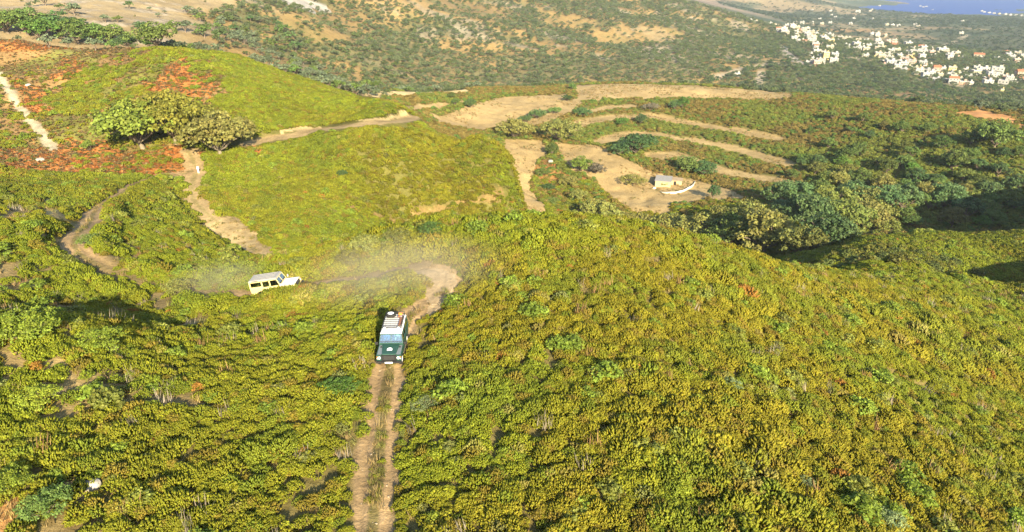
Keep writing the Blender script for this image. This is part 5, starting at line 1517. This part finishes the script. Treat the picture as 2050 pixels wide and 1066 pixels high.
VILLAGE5 = """205 262 105 w2|232 300 95 w2|385 200 34 w1|410 135 46 c1|22 165 56 w1|575 232 110 w1|760 248 44 c1|430 272 62 w1|505 262 60 p1t|452 318 84 c1|580 332 62 w2|662 305 66 c2|430 368 92 c1|445 425 58 g1|512 420 60 w1|
548 458 68 p1|640 395 70 w2|668 440 112 w2|702 380 58 c1|722 505 90 w2|822 485 58 p1|850 395 86 w2|902 425 62 w2|972 445 78 y2|1012 492 56 c1|725 550 78 w1|950 556 96 c2|732 620 78 w2|782 596 68 c1|850 640 66 c2|785 668 66 w1|
886 700 76 y3|772 764 66 g2|842 768 58 w2|966 738 34 w1|682 702 34 w1|828 345 58 y1|930 318 76 g1|992 335 38 w1|1030 370 30 w1|1250 378 56 c1|1282 408 46 w1|1352 424 74 c1|1410 404 56 c1|1190 494 66 w1|1242 506 56 w1|1332 494 56 w1|
1402 516 66 w1|1462 500 72 w1|1530 494 56 w1|1562 526 66 w2|1622 504 66 w1|1722 488 66 w1|1402 578 76 w2|1462 566 66 w2|1522 580 82 c2|1232 540 56 w1|1692 560 50 c2|1830 352 38 c2|1872 450 56 p2|1972 500 84 p1t|1802 536 66 y1|1912 610 86 w2|
2012 598 76 c2|1712 660 86 c2|1764 700 82 c2|1852 668 76 w2|1642 698 56 y1|1922 690 56 c1|1912 730 46 w1|1902 790 100 w2|2022 762 66 w1|1924 832 46 w1"""
VILLAGE6 = """132 122 48 p1|202 156 84 p1t|402 156 76 w2|372 216 48 c1|482 202 58 c1|584 206 60 w2t|470 226 56 w1|522 276 86 w2|614 272 92 w2|452 312 78 y1|732 212 48 w1|882 250 110 w2|802 280 76 c1|922 316 48 w1|984 346 66 w2|1082 296 66 c2|
1102 336 56 p1|1162 342 38 w1|1662 352 66 w1|1782 262 76 p1t|1822 294 56 w1|2020 326 56 w2|1782 390 70 c1|102 352 66 w2|42 338 56 w2|162 372 38 w1|282 396 66 w1|152 428 110 g2|182 458 70 w1|338 450 86 w2|442 440 76 c2|540 418 66 w1|412 472 56 c1|
502 486 74 c1|562 478 54 y1|642 460 66 p1|712 438 56 w1|662 520 84 g1|562 550 86 w2|502 552 66 w1|802 522 84 p2t|792 566 76 c2|892 522 56 w2|1022 520 86 y2|1002 568 84 g1|1102 560 76 c1|1212 512 92 w1|1372 510 76 w2|1472 530 100 w2|1352 572 92 c2|
1402 600 74 c1|1262 610 84 w1|1652 572 130 w3|1622 622 86 w2|642 606 78 g2|722 600 56 w1|852 616 56 c2|802 648 86 g1|1182 694 92 p1|1282 698 56 w1|1522 716 104 w2|1742 722 108 w2|1832 658 84 w2|1982 582 92 p2t|2014 652 84 w1t"""
HPOS = []
for txt, fr in ((VILLAGE5, 5), (VILLAGE6, 6)):
    for item in txt.replace("\n", "").split("|"):
        a = item.split()
        x, y, w = vpx(float(a[0]), float(a[1]), float(a[2]), fr)
        k = a[3]
        HPOS.append((x, y, w)); house(x, y, w * 1.15, dict(w='white', c='cream', p='pink', y='yellow', g='grey')[k[0]], 'tile' if k.endswith('t') else 'flat', int(k[1]))
gv = np.random.default_rng(31)
base_n = len(HPOS); added = 0
for tries in range(600):                       # houses filling the gaps of the built-up band
    if added >= 75: break
    bx, by, bw = HPOS[gv.integers(0, base_n)]
    x, y = bx + gv.uniform(-24, 24), by + gv.uniform(-16, 16)
    if min(math.hypot(x - a, (y - b)) for a, b, _ in HPOS) < 9.5: continue
    w = gv.uniform(6.5, 10); HPOS.append((x, y, w)); added += 1
    house(x, y, w, gv.choice(['white', 'white', 'white', 'cream', 'grey', 'pink']), 'flat' if gv.uniform() < .85 else 'tile', int(gv.integers(1, 3)))
x, y, w = vpx(1400, 335, 130, 6)
house(x, y, w, 'cream', 'tile', 2, "long cream hall with orange-tiled roof standing apart from the village", None, .9, -.5)
x, y, w = vpx(1000, 672, 190, 6)
house(x, y, w, 'cream', 'flat', 1, "very long low cream building along the lower edge of the village", None, .35, -.1)
x, y, w = vpx(1722, 842, 40, 6)
house(x, y, w, 'yellow', 'flat', 2, "lone ochre house in the trees below the village", None, 1, -.4)
for u, v, wp in [(1362,148,0),(1475,153,8)][1:]:
    x, y = cast(u, v, 480); house(x, y, 7, 'white', 'flat', 1, "lone white farmhouse below the bending lane", None, 1, -.3)
# walls along the village lanes
for pts, lab in [([(1300,372),(1380,372),(1430,362)], "long cream wall running past the hall"), ([(1470,395),(1560,408),(1650,418),(1770,432)], "long cream roadside wall beyond the hall")]:
    L = np.array([vpx(a, b, 1, 6)[:2] for a, b in pts])
    V = []; F = []
    for k, p in enumerate(L):
        t = L[min(k + 1, len(L) - 1)] - L[max(k - 1, 0)]; t = t / np.linalg.norm(t); nr = np.array([-t[1], t[0]]) * .3; z = Hs(*p)
        for s_, zz in ((-1, -1.5), (-1, 2.4), (1, 2.4), (1, -1.5)):
            V.append((p[0] + nr[0] * s_, p[1] + nr[1] * s_, z + zz))
    for k in range(len(L) - 1):
        for j in range(3): F.append((k * 4 + j, k * 4 + 4 + j, k * 4 + 5 + j, k * 4 + 1 + j))
    F += [(0, 1, 2, 3), (len(V) - 1, len(V) - 2, len(V) - 3, len(V) - 4)]
    tag(link("lane_wall", raw_mesh("lane_wall", V, F, None, WALLS['cream'])), lab, "wall")
# houses scattered on the plain and along the shore
for u, v, wp, k in [(1641,40,4,'w'),(1672,36,4,'w'),(1662,47,4,'w'),(1709,38,4,'w'),(1664,32,3,'w'),(1645,49,6,'c'),(1702,49,6,'w'),(1625,47,3,'w'),(1746,40,3,'w'),(1798,53,4,'w'),(1786,52,4,'w'),(1775,51,4,'c'),
                    (1717,26,9,'w'),(1742,23,5,'w'),(1663,23,5,'w'),(1625,22,5,'w'),(1745,21,4,'w'),(1926,45,5,'w'),(1924,68,3,'w'),(1832,51,5,'w'),(1838,55,4,'c'),(1761,13,3,'w'),
                    (1842,14,4,'w'),(1848,16,4,'c'),(1854,15,4,'w'),(1866,22,4,'w'),(1970,26,4,'w'),(1980,27,5,'w'),(1990,28,5,'w'),(2000,29,4,'c'),(2012,30,5,'w'),(2022,31,4,'w'),(2034,32,5,'w'),(2044,33,4,'w'),(1965,24,4,'w'),
                    (1500,44,7,'w'),(1512,46,8,'c'),(1540,50,8,'w'),(1549,53,6,'c'),(1590,55,7,'w')]:
    x, y = cast(u, v, 800)
    if y > 6000: continue
    w = max(8, min(26, wp * depth_at(x, y, Hs(x, y)) / FPX))
    house(x, y, w, 'white' if k == 'w' else 'cream', 'flat', 1 if w < 14 else 2, place="scattered over the coastal plain")

# trees between the village houses
x, y = sample(520, 1400, .0085, .28, .74)
k_ = (H(x, y) < -86)
x, y = x[k_], y[k_]
u_ = 1025 + FPX * CP * x / y
vis = visible(x, y, 4, 2); x, y = x[vis], y[vis]
hp = np.array([(a, b) for a, b, _ in HPOS])
dmin = np.min(np.hypot(x[:, None] - hp[None, :, 0], (y[:, None] - hp[None, :, 1]) * np.where(y[:, None] < hp[None, :, 1], .55, 1.0)), 1)
x, y = x[dmin > 6.5], y[dmin > 6.5]
N = len(x); w = rng.uniform(3.5, 7.0, N)
T = np.where(rng.uniform(0, 1, (N, 1)) < .5, c(.075, .125, .04), c(.06, .095, .045)) * rng.uniform(.7, 1.2, (N, 1))
scatter("village_trees", "farcrown", np.stack([x, y, H(x, y) - .2], 1), np.stack([w, w, w], 1), T, "dark green trees around and between the village houses", "trees", tilt=.05)

# ------------------------------------------------------------------ air and dust
def volume_mat(name, color, dens):
    m = bpy.data.materials.new(name); m.use_nodes = True
    nt = m.node_tree; nt.nodes.remove(nt.nodes["Principled BSDF"])
    v = nt.nodes.new("ShaderNodeVolumePrincipled"); v.inputs["Color"].default_value = (*color, 1); v.inputs["Density"].default_value = dens
    v.inputs["Anisotropy"].default_value = 0.0
    nt.links.new(v.outputs[0], nt.nodes["Material Output"].inputs["Volume"])
    return m, v
HZ, _ = volume_mat("haze_air", (.72, .82, .95), 7e-5)
hzo = MB().box(-7500, 7500, -200, 7300, -240, 92).build("haze", HZ, None)
hzo["kind"] = "stuff"; hzo["label"] = "thin blue summer haze over the plain"; hzo["category"] = "haze"

def dust_cloud(name, u, v, dims, dens, label, rz):
    """hanging dust: a soft uneven volume that thins out to nothing at its edge"""
    x, y = cast(u, v)
    m, v_ = volume_mat(name + "_air", (.86, .76, .58), 0)
    nt = m.node_tree
    tc = nt.nodes.new("ShaderNodeTexCoord")
    ln = nt.nodes.new("ShaderNodeVectorMath"); ln.operation = 'LENGTH'; nt.links.new(tc.outputs["Object"], ln.inputs[0])
    r = nt.nodes.new("ShaderNodeMapRange"); r.interpolation_type = 'SMOOTHSTEP'
    r.inputs[1].default_value = .95; r.inputs[2].default_value = .15; r.inputs[3].default_value = 0; r.inputs[4].default_value = dens
    nt.links.new(ln.outputs["Value"], r.inputs[0])
    t = nt.nodes.new("ShaderNodeTexNoise"); t.inputs["Scale"].default_value = 2.4; t.inputs["Detail"].default_value = 2; nt.links.new(tc.outputs["Object"], t.inputs["Vector"])
    r2 = nt.nodes.new("ShaderNodeMapRange"); r2.inputs[1].default_value = .3; r2.inputs[2].default_value = .65; r2.inputs[3].default_value = .6; r2.inputs[4].default_value = 1.1
    nt.links.new(t.outputs["Fac"], r2.inputs[0])
    mu = nt.nodes.new("ShaderNodeMath"); mu.operation = 'MULTIPLY'; nt.links.new(r.outputs[0], mu.inputs[0]); nt.links.new(r2.outputs[0], mu.inputs[1])
    nt.links.new(mu.outputs[0], v_.inputs["Density"])
    b = MB(); bmesh.ops.create_icosphere(b.bm, subdivisions=3, radius=1)
    o = b.build(name, m, None); o.location = (x, y, Hs(x, y) + dims[2] * .45); o.scale = dims; o.rotation_euler = (0, 0, rz)
    o["kind"] = "stuff"; o["label"] = label; o["category"] = "dust"
dust_cloud("dust", 815, 572, (12.5, 8.0, 3.2), .065, "tan dust hanging over the turn behind the dark green off-roader", .2)
dust_cloud("dust", 455, 580, (7.0, 4.0, 2.4), .07, "thin dust trailing behind the cream off-roader", .1)

# shrubs crowding the lane on the near side of the cream vehicle
def lane_shrubs():
    c2 = np.array([m2.translation.x, m2.translation.y]); f2 = np.array([m2[0][0], m2[1][0]]); l2 = np.array([-f2[1], f2[0]])
    sd = -1 if (c2 + l2)[1] > c2[1] else 1          # the side that faces down the ridge
    P_ = []; S_ = []
    for k in range(60):
        a = rng.uniform(-1.6, 3.6); b = rng.uniform(1.15, 2.9)
        P_.append(c2 + f2 * a + l2 * b * sd); S_.append(rng.uniform(.9, 1.25) * (.75 if a < -.4 else 1.38))
    P_ = np.array(P_); S_ = np.array(S_)
    scatter("lane_heath", "heath", np.stack([P_[:, 0], P_[:, 1], H(P_[:, 0], P_[:, 1]) - .05], 1), S_, heath_tint(P_[:, 0], P_[:, 1]), "heath crowding against the side of the cream off-roader", "shrubs")
lane_shrubs()
# loose stones on the tracks, weeds on the bare fields
M_stone = mat("track_stone", (.30, .24, .16), .95, .1, 0, 6, .3, .3)
def stone_geo(seed):
    b = MB(); bmesh.ops.create_icosphere(b.bm, subdivisions=1, radius=1)
    g = np.random.default_rng(seed)
    V = np.array([v.co[:] for v in b.bm.verts]) * g.uniform(.7, 1.2, (len(b.bm.verts), 1)) * np.array([1, .8, .55]); F = np.array([[v.index for v in f.verts] for f in b.bm.faces])
    b.bm.free(); return V, F, np.ones((len(V), 3))
proto("stone", [stone_geo(s) for s in range(4)], False, M_stone)
x, y = sample(14, 60, 9, -.6, .25)
x, y = keep(x, y, (gsample(d1, x, y) < 1.3) * .30 + (gsample(turn, x, y) > .5) * .2)
N = len(x); scatter("track_gravel", "stone", np.stack([x, y, H(x, y)], 1), .025 + .09 * rng.uniform(0, 1, N) ** 3, np.ones((N, 3)), "loose stones scattered on the rutted track and turn", "gravel")
x, y = sample(200, 470, .35, -.2, .45)
x, y = keep(x, y, np.clip(gsample(F_field, x, y) + gsample(strip, x, y), 0, 1) * sstep(.45, .65, fbm(x, y, 10, 201, 3)))
N = len(x); T = np.where(rng.uniform(0, 1, (N, 1)) < .75, c(.30, .21, .085), c(.17, .17, .05)) * rng.uniform(.7, 1.2, (N, 1))
scatter("field_weeds", "grass", np.stack([x, y, H(x, y) - .02], 1), rng.uniform(1.0, 2.4, N), T, "straw-coloured weeds and stubble on the tan fields", "weeds")
